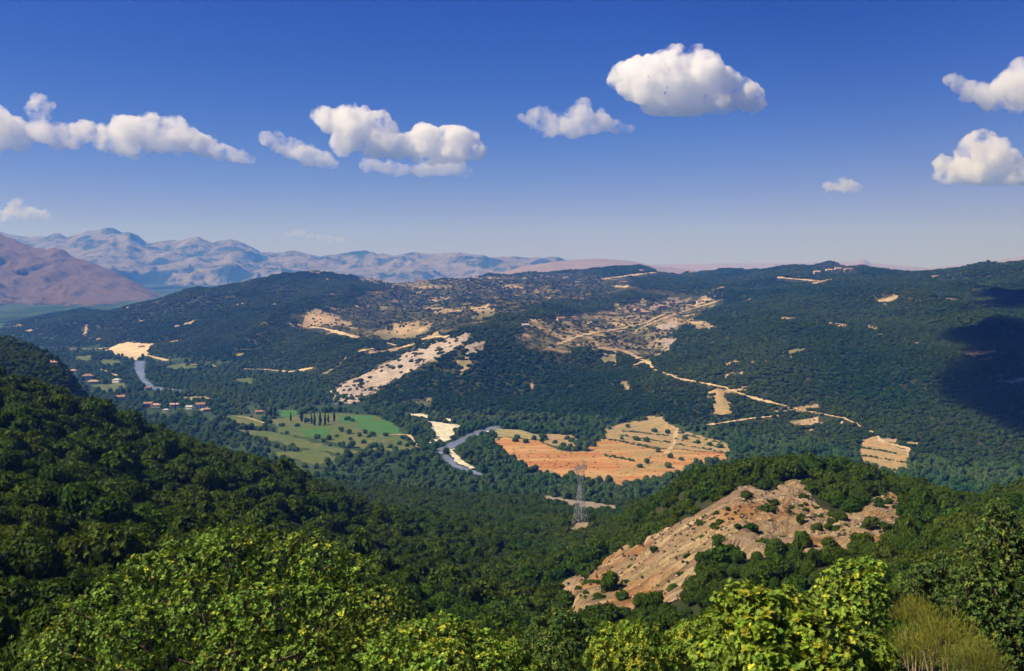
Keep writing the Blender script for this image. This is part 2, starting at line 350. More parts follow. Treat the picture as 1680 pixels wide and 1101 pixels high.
# ------------------------------------------------------------------ patches (pixels)
scar_poly = [(918, 972), (945, 958), (965, 962), (978, 945), (1000, 925), (1025, 912), (1055, 903), (1060, 882), (1080, 878), (1092, 868), (1120, 855), (1150, 842), (1178, 826), (1196, 810), (1215, 800), (1250, 806), (1285, 798), (1318, 794), (1330, 812), (1352, 832), (1385, 842), (1420, 838), (1440, 818), (1462, 808), (1485, 820), (1480, 848), (1476, 872), (1445, 882), (1400, 895), (1372, 925), (1340, 915), (1300, 905), (1262, 918), (1235, 920), (1212, 905), (1180, 915), (1150, 950), (1120, 985), (1070, 998), (1010, 1020), (970, 1032), (940, 1000)]
soil_polys = [([(880, 560), (905, 535), (950, 510), (1010, 498), (1100, 488), (1165, 488), (1185, 498), (1140, 520), (1110, 545), (1105, 575), (1060, 590), (1010, 580), (960, 572), (905, 578)], .50),
 ([(480, 540), (490, 515), (560, 500), (640, 465), (860, 445), (1000, 450), (1050, 462), (1000, 490), (900, 500), (830, 520), (760, 540), (680, 560), (600, 560)], .40),
 ([(840, 550), (880, 520), (960, 520), (1000, 545), (930, 585), (860, 575)], .45),
 ([(494, 520), (560, 520), (560, 531), (496, 533)], .85), ([(610, 546), (700, 528), (700, 534), (665, 556), (625, 556)], .8),
 ([(702, 504), (760, 506), (738, 514), (704, 512)], .8), ([(770, 505), (808, 500), (808, 522), (772, 522)], .7),
 ([(1072, 533), (1112, 528), (1110, 541), (1078, 543)], .95), ([(1078, 560), (1108, 555), (1106, 575), (1090, 577)], .9),
 ([(985, 585), (1015, 580), (1012, 594), (988, 596)], .8), ([(1128, 530), (1150, 522), (1180, 540), (1140, 543)], .7),
 ([(1016, 626), (1030, 622), (1032, 640), (1024, 640)], .75), ([(880, 602), (892, 604), (890, 614)], .75), ([(864, 626), (874, 626), (872, 640)], .75),
 ([(1352, 528), (1392, 530), (1390, 538), (1354, 536)], .85), ([(1415, 532), (1446, 536), (1442, 544), (1420, 538)], .85),
 ([(1280, 518), (1302, 518), (1300, 527), (1280, 527)], .85), ([(1438, 492), (1478, 486), (1476, 495), (1440, 498)], .8), ([(1226, 503), (1250, 500), (1250, 506)], .7),
 ([(676, 655), (708, 652), (716, 676), (690, 678)], .62), ([(445, 632), (462, 632), (462, 642), (447, 642)], .8), ([(470, 622), (480, 622), (500, 645), (482, 642)], .7),
 ([(198, 494), (235, 487), (262, 484), (240, 492), (205, 503)], .75), ([(143, 525), (149, 525), (152, 560), (143, 562)], .7), ([(8, 530), (20, 528), (48, 536), (44, 542), (10, 540)], .8),
 ([(535, 650), (616, 606), (680, 573), (772, 546), (775, 556), (741, 577), (667, 614), (611, 648), (578, 662), (550, 664)], .60), ([(760, 585), (764, 566), (790, 560), (800, 566), (781, 578)], .8),
 ([(1350, 435), (1405, 438), (1400, 448), (1345, 447)], .35), ([(590, 455), (700, 455), (700, 468), (590, 466)], .6),
 ([(925, 875), (950, 858), (985, 852), (975, 868), (940, 885)], .9), ([(900, 883), (922, 880), (915, 892)], .8), ([(862, 895), (880, 892), (872, 903)], .8), ([(768, 872), (790, 888), (780, 893)], .9),
 ([(1310, 770), (1340, 780), (1310, 800)], .2), ([(400, 680), (440, 676), (440, 686), (405, 690)], .5), ([(1370, 760), (1480, 765), (1488, 782), (1400, 780)], .0)]
tracks = [([(913, 566), (930, 560), (952, 551), (985, 545), (1016, 540), (1031, 538)], 11), ([(1008, 573), (1029, 578), (1040, 585), (1052, 590)], 16), ([(1052, 590), (1064, 595), (1073, 607)], 10),
 ([(1095, 614), (1118, 623), (1148, 628), (1169, 632), (1189, 636), (1207, 644), (1240, 655), (1293, 668)], 6), ([(1317, 674), (1338, 678)], 6), ([(1383, 685), (1380, 706)], 5), ([(1383, 687), (1400, 694), (1416, 702)], 5),
 ([(1435, 712), (1448, 726), (1490, 737), (1493, 757)], 5), ([(1148, 700), (1190, 694), (1234, 687), (1280, 683)], 5), ([(1008, 470), (1030, 471), (1054, 476), (1100, 481), (1130, 486), (1161, 489)], 20),
 ([(990, 458), (1035, 452), (1085, 446)], 16), ([(509, 537), (530, 539), (552, 545), (570, 550), (591, 555)], 11), ([(575, 538), (600, 542), (629, 550)], 11), ([(634, 563), (652, 568)], 12), ([(636, 575), (660, 570), (682, 565)], 9),
 ([(692, 557), (715, 553), (738, 553)], 10), ([(590, 576), (618, 572)], 8), ([(1073, 607), (1095, 614)], 4), ([(1293, 668), (1317, 674)], 4), ([(1338, 678), (1383, 687)], 4), ([(1416, 702), (1435, 712)], 4), ([(1031, 538), (1060, 530), (1075, 522), (1100, 512)], 6), ([(400, 606), (438, 607), (474, 611), (500, 607), (517, 603)], 9), ([(242, 583), (258, 588), (278, 593)], 10), ([(113, 573), (150, 573), (175, 572)], 10),
 ([(298, 598), (330, 599), (360, 602)], 7), ([(637, 714), (655, 714), (671, 715), (680, 725), (688, 742)], 5), ([(1112, 704), (1107, 718), (1107, 726), (1098, 740), (1090, 749)], 5), ([(1275, 455), (1300, 458), (1356, 462)], 16),
 ([(380, 683), (405, 686), (425, 692), (440, 697)], 3.5), ([(155, 603), (175, 610), (195, 618)], 5), ([(1040, 545), (1070, 530), (1110, 515), (1160, 500), (1185, 492)], 7), ([(1040, 600), (1070, 588), (1100, 572)], 6), ([(1140, 505), (1160, 500)], 6)]
fields = [  # name, polygon, material, lift, label
 ('field', [(440, 688), (500, 680), (554, 677), (618, 681), (640, 694), (660, 714), (690, 744), (640, 741), (598, 738), (524, 724), (455, 710)], M_meadow, .3),
 ('field', [(454, 675), (488, 673), (487, 684), (458, 686)], M_green, .6), ('field', [(587, 695), (618, 689), (646, 693), (659, 712), (618, 711), (592, 706)], M_green, .6),
 ('field', [(557, 683), (615, 682), (618, 688), (582, 695), (552, 693)], M_green, .6), ('field', [(490, 706), (542, 703), (546, 715), (498, 719)], M_green, .6), ('field', [(590, 723), (628, 718), (648, 725), (603, 732)], M_meadow, .7),
 ('field', [(365, 684), (400, 681), (442, 697), (430, 702), (385, 694)], M_meadow, .5), ('field', [(372, 624), (410, 620), (432, 628), (395, 634)], M_meadow, .5), ('field', [(300, 652), (340, 650), (350, 656), (310, 660)], M_yell, .5), ('field', [(150, 632), (205, 628), (210, 640), (165, 645)], M_meadow, .5), ('field', [(440, 744), (520, 738), (560, 752), (520, 765)], M_meadow, .5), ('field', [(385, 705), (452, 709), (520, 727), (596, 741), (570, 748), (500, 737), (430, 722)], M_meadow, .5), ('field', [(160, 590), (196, 592), (205, 600), (165, 600)], M_meadow, .5),
 ('field', [(265, 602), (298, 597), (331, 603), (316, 608), (273, 607)], M_meadow, .4), ('field', [(120, 585), (150, 583), (152, 592), (122, 594)], M_meadow, .4),
 ('field', [(808, 724), (828, 717), (887, 724), (922, 740), (958, 741), (991, 719), (1040, 727), (1085, 735), (1140, 740), (1199, 744), (1199, 751), (1136, 768), (1085, 784), (1049, 790), (1025, 802), (1009, 798), (958, 787), (922, 784), (864, 769), (831, 751)], M_red, .4),
 ('field', [(996, 701), (1057, 690), (1060, 683), (1078, 682), (1108, 704), (1150, 715), (1199, 729), (1199, 744), (1140, 741), (1085, 736), (1040, 728), (991, 720)], M_terr, .9),
 ('field', [(820, 704), (850, 706), (887, 714), (887, 724), (828, 717), (808, 724), (812, 710)], M_yell, .7),
 ('field', [(1410, 721), (1431, 716), (1490, 740), (1491, 780), (1483, 782), (1410, 765), (1407, 740)], M_terr, .6), ('field', [(1171, 643), (1190, 640), (1200, 678), (1171, 683)], M_terr, .6),
 ('field', [(890, 712), (935, 714), (960, 726), (930, 738), (895, 728)], M_terr, .7),
 ('road', [(880, 812), (915, 817), (960, 823), (1018, 831), (1014, 839), (960, 838), (915, 828), (880, 818)], M_road, .5),
 ('quarry_ground', [(171, 575), (197, 564), (214, 561), (249, 565), (242, 583), (222, 592), (184, 581)], M_sand, .8),
 ('gravel_bank', [(690, 690), (714, 692), (758, 699), (747, 709), (742, 722), (722, 730), (707, 733), (712, 714), (706, 699)], M_gravel, .7),
 ('gravel_bank', [(668, 679), (700, 681), (745, 689), (742, 693), (700, 687), (670, 683)], M_gravel, .7),
 ('gravel_bank', [(735, 740), (742, 737), (758, 755), (784, 769), (775, 772), (745, 758)], M_gravel, 1.1),
 ('gravel_bank', [(798, 709), (808, 706), (806, 714), (797, 716)], M_gravel, 1.1),
]
scarps = [[(533, 650), (560, 632), (616, 606), (680, 573), (725, 558), (772, 546), (770, 556), (741, 576), (700, 596), (667, 614), (630, 634), (611, 647), (590, 655), (578, 662), (550, 664)], [(761, 584), (764, 567), (788, 561), (798, 566), (781, 577)], [(1078, 560), (1108, 555), (1104, 574), (1090, 577)], [(1074, 534), (1110, 528), (1108, 540), (1080, 543)]]
rivers = [[(820, 700), (806, 700), (778, 708), (745, 724), (713, 738), (716, 746), (736, 746), (752, 762), (790, 776), (796, 782), (770, 778), (738, 764), (724, 752), (730, 742), (746, 735), (772, 722), (802, 711), (824, 706)],
          [(217, 592), (239, 592), (240, 620), (256, 634), (300, 640), (300, 644), (245, 640), (227, 624), (219, 608)]]

def clear_at(x, y):
    """small natural clearings strewn over the far slopes"""
    n = fbm2(x/75+5, y/55+2, 4); z = ground(x, y); return np.where((n > .40) & (y > 1000) & (z > -208) & (fbm2(x/700, y/700, 2) > -.05), .75, 0)
# ------------------------------------------------------------------ ground sheet
PY = YH - F*H/_Y; PX = np.repeat(Pg[None, :], len(Dg), 0)
soil = np.zeros_like(H)
wob = 4*vnoise2(_X/25, _Y/25) + 22*fbm2(_X/80, _Y/80, 4)*smooth(1400, 2200, _Y)
for poly, s in soil_polys:
    if s > 0:
        ins = inpoly(PX + wob, PY + wob*.4, poly)
        soil = np.where(ins & (_Y > 90), np.maximum(soil, s), soil)
soil = np.maximum(soil, clear_at(_X, _Y))
plain = smooth(3000, 3600, _Y)*(1-smooth(10, 25, H+222)) + (1-smooth(3, 15, H+220))*smooth(900, 1000, _Y)*.8
colr = np.stack([soil, np.clip(plain, 0, 1), 0*soil], -1).reshape(-1, 3)
nD, nP = H.shape
idx = np.arange(nD*nP).reshape(nD, nP)
fq = np.stack([idx[:-1, :-1], idx[:-1, 1:], idx[1:, 1:], idx[1:, :-1]], -1).reshape(-1, 4)
tag(obj('ground', mesh('ground', np.stack([_X, _Y, H], -1).reshape(-1, 3), fq, [M_ground], True, colr)), kind='structure')
gx, gy = np.meshgrid(np.linspace(-70, 70, 60), np.linspace(-50, 3.0, 24))
gz = -1.75 - .012*(gx**2)*0.3 + .15*fbm2(gx/4, gy/4) - .2; gz[-1] -= .2
gi = np.arange(gx.size).reshape(gx.shape)
tag(obj('hilltop_ground', mesh('hilltop_ground', np.stack([gx, gy, gz], -1).reshape(-1, 3), np.stack([gi[:-1, :-1], gi[:-1, 1:], gi[1:, 1:], gi[1:, :-1]], -1).reshape(-1, 4), [M_ground], True, np.zeros((gx.size, 3)))), kind='structure')

# ------------------------------------------------------------------ draped patches and tracks
def patch(name, poly, mat, lift, wobble=1.0, rough=0):
    q = []
    n = len(poly)
    for i in range(n):
        a, b = poly[i], poly[(i+1) % n]; k = max(1, int(math.hypot(a[0]-b[0], a[1]-b[1])/12))
        for t in range(k): q.append(look(a[0]+(b[0]-a[0])*t/k, a[1]+(b[1]-a[1])*t/k, 500 if name == 'road' else 800))
    q = np.array(q); x0, y0 = q[:, :2].min(0); x1, y1 = q[:, :2].max(0)
    step = max(1.5, math.sqrt((x1-x0)*(y1-y0)/9000))
    X, Y = np.meshgrid(np.arange(x0-step, x1+step, step), np.arange(y0-step, y1+step, step))
    w = wobble*max(step*1.2, 3.5)
    ins = inpoly(X + w*(vnoise2(X/22, Y/22)+.8*vnoise2(X/7, Y/7)), Y + w*(vnoise2(X/22+50, Y/22)+.8*vnoise2(X/7+50, Y/7)), [tuple(p[:2]) for p in q])
    Z = ground(X, Y) + lift
    if rough: Z = Z + rough*np.maximum(0, .4*ridge2(X/16, Y/16, 4)+.6*fbm2(X/6, Y/6, 3))
    ii = np.arange(X.size).reshape(X.shape)
    quads = np.stack([ii[:-1, :-1], ii[:-1, 1:], ii[1:, 1:], ii[1:, :-1]], -1)
    keep = ins[:-1, :-1] & ins[1:, 1:]
    quads = quads[keep]
    if len(quads) == 0: return
    used, inv = np.unique(quads, return_inverse=True)
    v = np.stack([X, Y, Z], -1).reshape(-1, 3)[used]
    tag(obj(name, mesh(name, v, inv.reshape(-1, 4), [mat], True)), kind='structure')
for nm, poly, mat, lift in fields: patch(nm, poly, mat, lift)
for r in rivers: patch('river', r, M_river, .45, .4)
for r in scarps: patch('rock_scarp', r, M_scarp, .6, 2.2, 3.0)
for line, wd in tracks:
    pts = []
    for a, b in zip(line[:-1], line[1:]):
        k = max(2, int(math.hypot(a[0]-b[0], a[1]-b[1])/3))
        for t in range(k): pts.append(look(a[0]+(b[0]-a[0])*t/k, a[1]+(b[1]-a[1])*t/k, 800))
    pts = [p for p in pts]
    v = []; f = []
    P2 = [pts[0]]
    for p in pts[1:]:
        if 1 < np.hypot(*(p[:2]-P2[-1][:2])) < 160: P2.append(p)
    if len(P2) < 2: continue
    for i, p in enumerate(P2):
        d = P2[min(i+1, len(P2)-1)][:2] - P2[max(i-1, 0)][:2]; d = d/(np.linalg.norm(d)+1e-9); nrm = np.array([-d[1], d[0]])
        w = wd*.42*(1 + .8*random.uniform(-1, 1)); w = max(w, wd*.16)
        for s in (-1, -.33, .33, 1):
            q = p[:2] + nrm*s*w; v.append((q[0], q[1], float(ground(q[0], q[1])) + 1.0))
    for i in range(len(P2)-1):
        for s in range(3): f.append((i*4+s, i*4+s+1, i*4+s+5, i*4+s+4))
    tag(obj('dirt_track', mesh('dirt_track', v, f, [M_track], True)), kind='structure')

# ------------------------------------------------------------------ eroded scar on the near right hill
sp = np.array([look(*p) for p in scar_poly])
dv = look(1200, 822) - look(990, 960); dv = dv[:2]/np.linalg.norm(dv[:2]); pv = np.array([-dv[1], dv[0]])
st = .55
X, Y = np.meshgrid(np.arange(sp[:, 0].min()-4, sp[:, 0].max()+4, st), np.arange(sp[:, 1].min()-4, sp[:, 1].max()+4, st))
Zg = ground(X, Y); ppx, ppy = proj(X, Y, Zg)
wobx = 14*fbm2(X/9, Y/9, 4); woby = 9*fbm2(X/9+40, Y/9, 4)
ins = inpoly(ppx+wobx, ppy+woby, scar_poly)
er = ins.copy()
inner = np.zeros(X.shape)
acc = ins.astype(float)
for _ in range(6):
    b = acc.copy(); b[1:-1, 1:-1] = (acc[:-2, 1:-1]+acc[2:, 1:-1]+acc[1:-1, :-2]+acc[1:-1, 2:])/4; acc = b
edge = np.clip(acc*2-1, 0, 1)
t_ = X*dv[0]+Y*dv[1]; s_ = X*pv[0]+Y*pv[1] + 1.2*fbm2(t_/14, (X*pv[0]+Y*pv[1])/6, 3)
saw = (s_/3.4 + .35*vnoise2(t_/22, s_/9)) % 1.0
strata = np.where(saw < .7, saw/.7, (1-saw)/.3)
amp = .35 + .9*smooth(-.25, .4, fbm2(X/24+3, Y/24, 3))
leftness = 1-smooth(1190, 1290, ppx)
rel = edge*(amp*(.3+.7*leftness)*strata*3.1 + (.5+.4*(1-leftness))*fbm2(X/2.2, Y/2.2, 5) + 1.2*ridge2(X/7, Y/7, 3)*(.3+.4*(1-leftness)))
Zs = Zg + .15 + rel
ii = np.arange(X.size).reshape(X.shape); quads = np.stack([ii[:-1, :-1], ii[:-1, 1:], ii[1:, 1:], ii[1:, :-1]], -1)[ins[:-1, :-1] & ins[1:, 1:]]
used, inv = np.unique(quads, return_inverse=True)
bandc = .76 + .42*vnoise2(s_/1.3, t_/70)*(.3+.7*leftness) + .10*vnoise2(X/3, Y/3)
tt = np.stack([bandc, bandc*(.97+.05*vnoise2(s_/3, t_/40)), bandc*(.93+.1*vnoise2(s_/3+7, t_/40))], -1).reshape(-1, 3)[used]
tag(obj('eroded_slope', mesh('eroded_slope', np.stack([X, Y, Zs], -1).reshape(-1, 3)[used], inv.reshape(-1, 4), [M_scar], False, tt)), kind='structure')
SCX, SCY, SCZ, SCI = X, Y, Zs, ins

# ------------------------------------------------------------------ mountains
def mountain(name, sil, Dtoe, Dcrest, ztoe, mat, amp, lam, p0, p1, pw=1.0, nD=110, dp=4, crest_noise=.15):
    P = np.arange(p0, p1+1, dp).astype(float); s = np.linspace(0, 1.25, nD)
    sil = np.array(sil, float); zc = (YH-np.interp(P, sil[:, 0], sil[:, 1]))/F*Dcrest
    D = Dtoe + (Dcrest-Dtoe)*s
    SS, ZC = np.meshgrid(s, zc, indexing='ij'); DD = np.repeat(D[:, None], len(P), 1); XX = (P[None]-CX)/F*DD
    prof = np.where(SS <= 1, np.clip(SS, 0, 1)**pw, 1-(SS-1)*2.2)
    Z = ztoe + (ZC-ztoe)*prof
    env = np.clip(1.35-SS, 0, 1)*np.clip(SS*5, 0, 1)*np.clip((ZC-ztoe)/400, .15, 1) + crest_noise*(SS > .3)*.3
    rg = np.clip(1.35*(1-np.abs(ridge2(XX/lam, DD/(lam*1.6), 6))), 0, 1.2)
    Z -= amp*env*rg*.75 + amp*.30*env*(1+fbm2(XX/lam*3, DD/lam*4, 6)) + amp*.12*(ridge2(XX/lam*5, DD/lam*5, 4)*.5+.5)*np.clip(SS*4, 0, 1)
    Z = np.maximum(Z, -262)
    i = np.arange(Z.size).reshape(Z.shape)
    tag(obj(name, mesh(name, np.stack([XX, DD, Z], -1).reshape(-1, 3), np.stack([i[:-1, :-1], i[:-1, 1:], i[1:, 1:], i[1:, :-1]], -1).reshape(-1, 4), [mat], True)), kind='structure')
m1 = mountain_mat('near_mountain_rock', (.20, .135, .085), (.29, .20, .13), (.04, .055, .03), .0030, .49, .56)
m2 = mountain_mat('far_mountain_rock', (.20, .18, .16), (.36, .31, .26), (.03, .055, .035), .0026, .43, .51)
m3 = mountain_mat('pale_far_hills', (.30, .22, .18), (.36, .28, .22), (.16, .13, .10), .001, .52, .7)
mountain('mountain', [(-700, 180), (-300, 270), (0, 365), (60, 386), (130, 408), (180, 432), (225, 457), (260, 478), (300, 500), (340, 520), (400, 532)], 5000, 7000, -228, m1, 150, 480, -700, 400, .85)
mountain('mountain', [(-700, 380), (-300, 370), (-60, 360), (0, 364), (50, 372), (110, 375), (145, 364), (185, 360), (212, 367), (240, 386), (290, 384), (325, 374), (350, 382), (378, 376), (405, 390), (430, 402), (480, 396), (520, 404), (600, 404), (700, 408), (770, 405), (850, 408), (900, 405), (940, 411), (975, 420), (1020, 440), (1100, 460)], 9000, 13000, -240, m2, 240, 900, -700, 1100, .8, 140, 3)
mountain('hills', [(700, 470), (800, 450), (860, 434), (920, 424), (980, 421), (1030, 424), (1080, 434), (1140, 442), (1200, 460)], 8600, 10500, -240, m3, 60, 700, 700, 1200, .9)
mountain('hills', [(800, 440), (960, 430), (1100, 433), (1180, 431), (1290, 430), (1400, 427), (1408, 424), (1420, 424), (1428, 430), (1520, 438), (1600, 432), (1640, 424), (1680, 417), (1760, 408), (2400, 400)], 15000, 20000, -240, m3, 50, 1600, 800, 2400, .9)
fg_ = tag(obj('plain', mesh('plain', [(-15500, 9400, -226), (15500, 9400, -226), (15500, 22900, -240), (-15500, 22900, -240)], [(0, 1, 2, 3)], [M_ground], False, np.array([[0, 1, 0]]*4, dtype=float))), kind='structure')

# ------------------------------------------------------------------ tree meshes
def ico(sub):
    t = (1+5**.5)/2
    v = [Vector(p).normalized() for p in [(-1,t,0),(1,t,0),(-1,-t,0),(1,-t,0),(0,-1,t),(0,1,t),(0,-1,-t),(0,1,-t),(t,0,-1),(t,0,1),(-t,0,-1),(-t,0,1)]]
    f = [(0,11,5),(0,5,1),(0,1,7),(0,7,10),(0,10,11),(1,5,9),(5,11,4),(11,10,2),(10,7,6),(7,1,8),(3,9,4),(3,4,2),(3,2,6),(3,6,8),(3,8,9),(4,9,5),(2,4,11),(6,2,10),(8,6,7),(9,8,1)]
    for _ in range(sub):
        c = {}; nf = []
        def mid(a, b):
            k = (min(a, b), max(a, b))
            if k not in c: v.append(((v[a]+v[b])/2).normalized()); c[k] = len(v)-1
            return c[k]
        for a, b, d in f:
            x, y, z = mid(a, b), mid(b, d), mid(d, a); nf += [(a, x, z), (b, y, x), (d, z, y), (x, y, z)]
        f = nf
    return np.array([tuple(p) for p in v]), np.array(f)
ICO = {k: ico(k) for k in (1, 2, 3)}
def crown_arrays(seed, n, size, lobes, flat=.8, core=2, shape='round'):
    r = np.random.default_rng(seed)
    if shape == 'round':
        C = [(0, 0, .55, .62)]
        for k in range(lobes):
            a = r.uniform(0, 2*math.pi); q = r.uniform(.25, .62); C.append((q*math.cos(a), q*math.sin(a), r.uniform(.3, .95)*flat, r.uniform(.28, .5)))
    else:
        C = [(r.uniform(-.1, .1), r.uniform(-.1, .1), z, .42*(1-abs(z-1.2)/2.6)) for z in np.linspace(.35, 3.0, 7)]
    C = np.array(C); vs = []; fs = []; cs = []; off = 0
    iv, jf = ICO[core]
    for k, (x, y, z, R) in enumerate(C):
        d = 1 + .16*vnoise3(iv[:, 0]*2.3+seed, iv[:, 1]*2.3+k*7, iv[:, 2]*2.3)
        p = iv*(R*.86)*d[:, None]*np.array([1, 1, flat if shape == 'round' else 1.3]) + np.array([x, y, z])
        vs.append(p); fs.append(jf+off); off += len(p); cs.append(np.full((len(p), 3), .6))  # core tinted darker: shade inside the crown painted into the leaf colour
    V1 = np.concatenate(vs); F1 = np.concatenate(fs); C1 = np.concatenate(cs)
    w = C[:, 3]**2; k = r.choice(len(C), n, p=w/w.sum())
    d = r.normal(size=(n, 3)); d[:, 2] += .35; d /= np.linalg.norm(d, axis=1)[:, None]
    R = C[k, 3]*r.uniform(.86, 1.12, n)
    pos = C[k, :3] + d*R[:, None]*np.array([1, 1, flat if shape == 'round' else 1.3])
    nn = d + r.normal(size=(n, 3))*.55; nn /= np.linalg.norm(nn, axis=1)[:, None]
    a = np.cross(nn, r.normal(size=(n, 3))); a /= np.linalg.norm(a, axis=1)[:, None]; b = np.cross(nn, a)
    sz = size*r.uniform(.6, 1.3, n)[:, None]
    q = np.stack([pos - a*sz, pos - b*sz*.6 + nn*sz*.15, pos + a*sz, pos + b*sz*.6 + nn*sz*.1], 1).reshape(-1, 3)
    fq = np.arange(4*n).reshape(n, 4)
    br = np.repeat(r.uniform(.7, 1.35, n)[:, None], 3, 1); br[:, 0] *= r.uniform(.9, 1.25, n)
    cq = np.repeat(br, 4, 0)
    F2 = np.concatenate([fq[:, [0, 1, 2]], fq[:, [0, 2, 3]]]) + len(V1)
    return np.concatenate([V1, q]), np.concatenate([F1, F2]), np.concatenate([C1, cq])
def crown_mesh(name, mat, *a, **k):
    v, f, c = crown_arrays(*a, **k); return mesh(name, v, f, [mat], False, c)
def variants(tagname, mat, num, n, size, lobes, core, trunk=False, **kw):
    """source meshes for scattered trees, kept outside the scene"""
    c = bpy.data.collections.new(tagname); ms = []
    for i in range(num):
        me = crown_mesh(tagname, mat, hash(tagname) % 997*0 + 11*i + len(tagname)*31, n, size, lobes, core=core, **kw)
        o = bpy.data.objects.new(tagname, me); c.objects.link(o); ms.append(me)
    return c, ms
C_near, MS_near = variants('near_scrub', M_near, 7, 1500, .085, 8, 2)
C_near2, MS_near2 = variants('scrub', M_near, 6, 600, .13, 7, 1)
C_mid, MS_mid = variants('valley_tree', M_mid, 6, 420, .15, 6, 1)
C_far, _ = variants('distant_scrub', M_far, 6, 130, .24, 4, 1)
C_olive, MS_olive = variants('olive', M_olive, 4, 130, .24, 4, 1)
def scatter(name, label, cat, pts, scl, coll, nvar):
    me = bpy.data.meshes.new(name); me.vertices.add(len(pts)); me.vertices.foreach_set('co', np.asarray(pts, np.float32).ravel())
    n = len(pts)
    a = me.attributes.new('scl', 'FLOAT_VECTOR', 'POINT'); a.data.foreach_set('vector', np.asarray(scl, np.float32).ravel())
    a = me.attributes.new('rot', 'FLOAT_VECTOR', 'POINT'); r = np.zeros((n, 3), np.float32); r[:, 2] = rng.uniform(0, 6.28, n); r[:, 0] = rng.uniform(-.15, .15, n); a.data.foreach_set('vector', r.ravel())
    a = me.attributes.new('idx', 'INT', 'POINT'); a.data.foreach_set('value', rng.integers(0, nvar, n).astype(np.int32))
    o = obj(name, me); tag(o, label, cat, kind='stuff')
    g = bpy.data.node_groups.new(name, 'GeometryNodeTree'); g.interface.new_socket('Geometry', in_out='INPUT', socket_type='NodeSocketGeometry'); g.interface.new_socket('Geometry', in_out='OUTPUT', socket_type='NodeSocketGeometry')
    gi_ = g.nodes.new('NodeGroupInput'); go = g.nodes.new('NodeGroupOutput')
    ci = g.nodes.new('GeometryNodeCollectionInfo'); ci.inputs['Collection'].default_value = coll; ci.inputs['Separate Children'].default_value = True; ci.inputs['Reset Children'].default_value = True
    ip = g.nodes.new('GeometryNodeInstanceOnPoints'); ip.inputs['Pick Instance'].default_value = True
    def at(nm, ty):
        q = g.nodes.new('GeometryNodeInputNamedAttribute'); q.data_type = ty; q.inputs['Name'].default_value = nm; return q.outputs[0]
    g.links.new(gi_.outputs[0], ip.inputs['Points']); g.links.new(ci.outputs[0], ip.inputs['Instance'])
    g.links.new(at('idx', 'INT'), ip.inputs['Instance Index']); g.links.new(at('scl', 'FLOAT_VECTOR'), ip.inputs['Scale'])
    er_ = g.nodes.new('FunctionNodeEulerToRotation'); g.links.new(at('rot', 'FLOAT_VECTOR'), er_.inputs[0]); g.links.new(er_.outputs[0], ip.inputs['Rotation'])
    g.links.new(ip.outputs[0], go.inputs[0])
    md = o.modifiers.new('scatter', 'NODES'); md.node_group = g
    return o
def grid_pts(D1, D2, s, u=.60):
    xs = np.arange(-u*D2, u*D2, s); ys = np.arange(D1, D2, s)
    X, Y = np.meshgrid(xs, ys); X = X.ravel() + rng.uniform(-.48, .48, X.size)*s; Y = Y.ravel() + rng.uniform(-.48, .48, Y.size)*s
    k = (np.abs(X) < u*Y) & (Y >= D1) & (Y < D2); return X[k], Y[k]
excl_polys = [p for _, p, _, _ in fields if _ is not None] + rivers
def open_mask(px, py, D):
    """True where no tree may stand"""
    e = np.zeros(px.shape, bool); j1 = rng.normal(0, 1.6, px.shape); j2 = rng.normal(0, .9, px.shape)
    for _, p, _, _ in fields: e |= inpoly(px+j1, py+j2, p) | inpoly(px+j1, py - 1 + j2, p)
    for p in rivers: e |= inpoly(px, py, p) | inpoly(px, py - 2.5, p)
    e &= D > 780
    for line, wd in tracks:
        d = np.minimum(distline(px, py, line), distline(px, py - 3.5, line)); e |= (d < wd*.16*F/D + .5) & (D > 780)
    return e
def soil_at(px, py, D):
    s = np.zeros(px.shape)
    for p, v in soil_polys: s = np.where(inpoly(px, py, p) & (D > 90), np.maximum(s, v), s)
    return s
# zones
trunk_v = MB(); trunk_v.tube([(0, 0, -.4), (.03, .02, .2), (0, .05, .6)], [.09, .07, .04], 6)
ME_trunk = trunk_v.mesh('trunk', M_bark)
def tree_thing(name, meshc, loc, sc, rz, label, cat, group):
    t = empty(name, loc, rz); tag(t, label, cat, group); t.scale = sc
    obj('crown', meshc, t); obj('trunk', ME_trunk, t)
    return t
# near slopes
X, Y = grid_pts(75, 470, 3.9)
Z = ground(X, Y); px, py = proj(X, Y, Z)
_j = np.round((Y-SCY[0, 0])/st).astype(int); _i = np.round((X-SCX[0, 0])/st).astype(int)
_ok = (_j >= 0) & (_j < SCI.shape[0]) & (_i >= 0) & (_i < SCI.shape[1])
in_scar = _ok & SCI[np.clip(_j, 0, SCI.shape[0]-1), np.clip(_i, 0, SCI.shape[1]-1)]
s = soil_at(px, py, Y)
keep = ~in_scar & (rng.uniform(size=X.size) > s*.9) & (rng.uniform(size=X.size) > .06 + .45*(fbm2(X/18, Y/18, 3) > .32))
X, Y, Z, px, py = [a[keep] for a in (X, Y, Z, px, py)]
left = px < 880 - (py-900)*.2
base = np.where(left, 2.5, 2.1)*(1+.5*fbm2(X/26, Y/26, 2))
sc = base*(.45 + 1.1*rng.uniform(0, 1, X.size)**1.3 + .7*(rng.uniform(size=X.size) > .93))
hs = sc*rng.uniform(.85, 1.6, X.size)
order = np.argsort(Y)
def pick(mask, n=290):
    k = [i for i in order if mask[i] and 0 < px[i] < 1680 and py[i]-sc[i]*1.4*F/Y[i] < 1080]
    # those that show largest and are not hidden behind the near trees
    return k[:n]
vis_left = left & (Y > 110) & ~((px > 80) & (px < 800) & (py > 940))
vis_right = ~left & (Y > 120) & ~((px > 1120) & (py > 1000))
kl = pick(vis_left); kr = pick(vis_right)
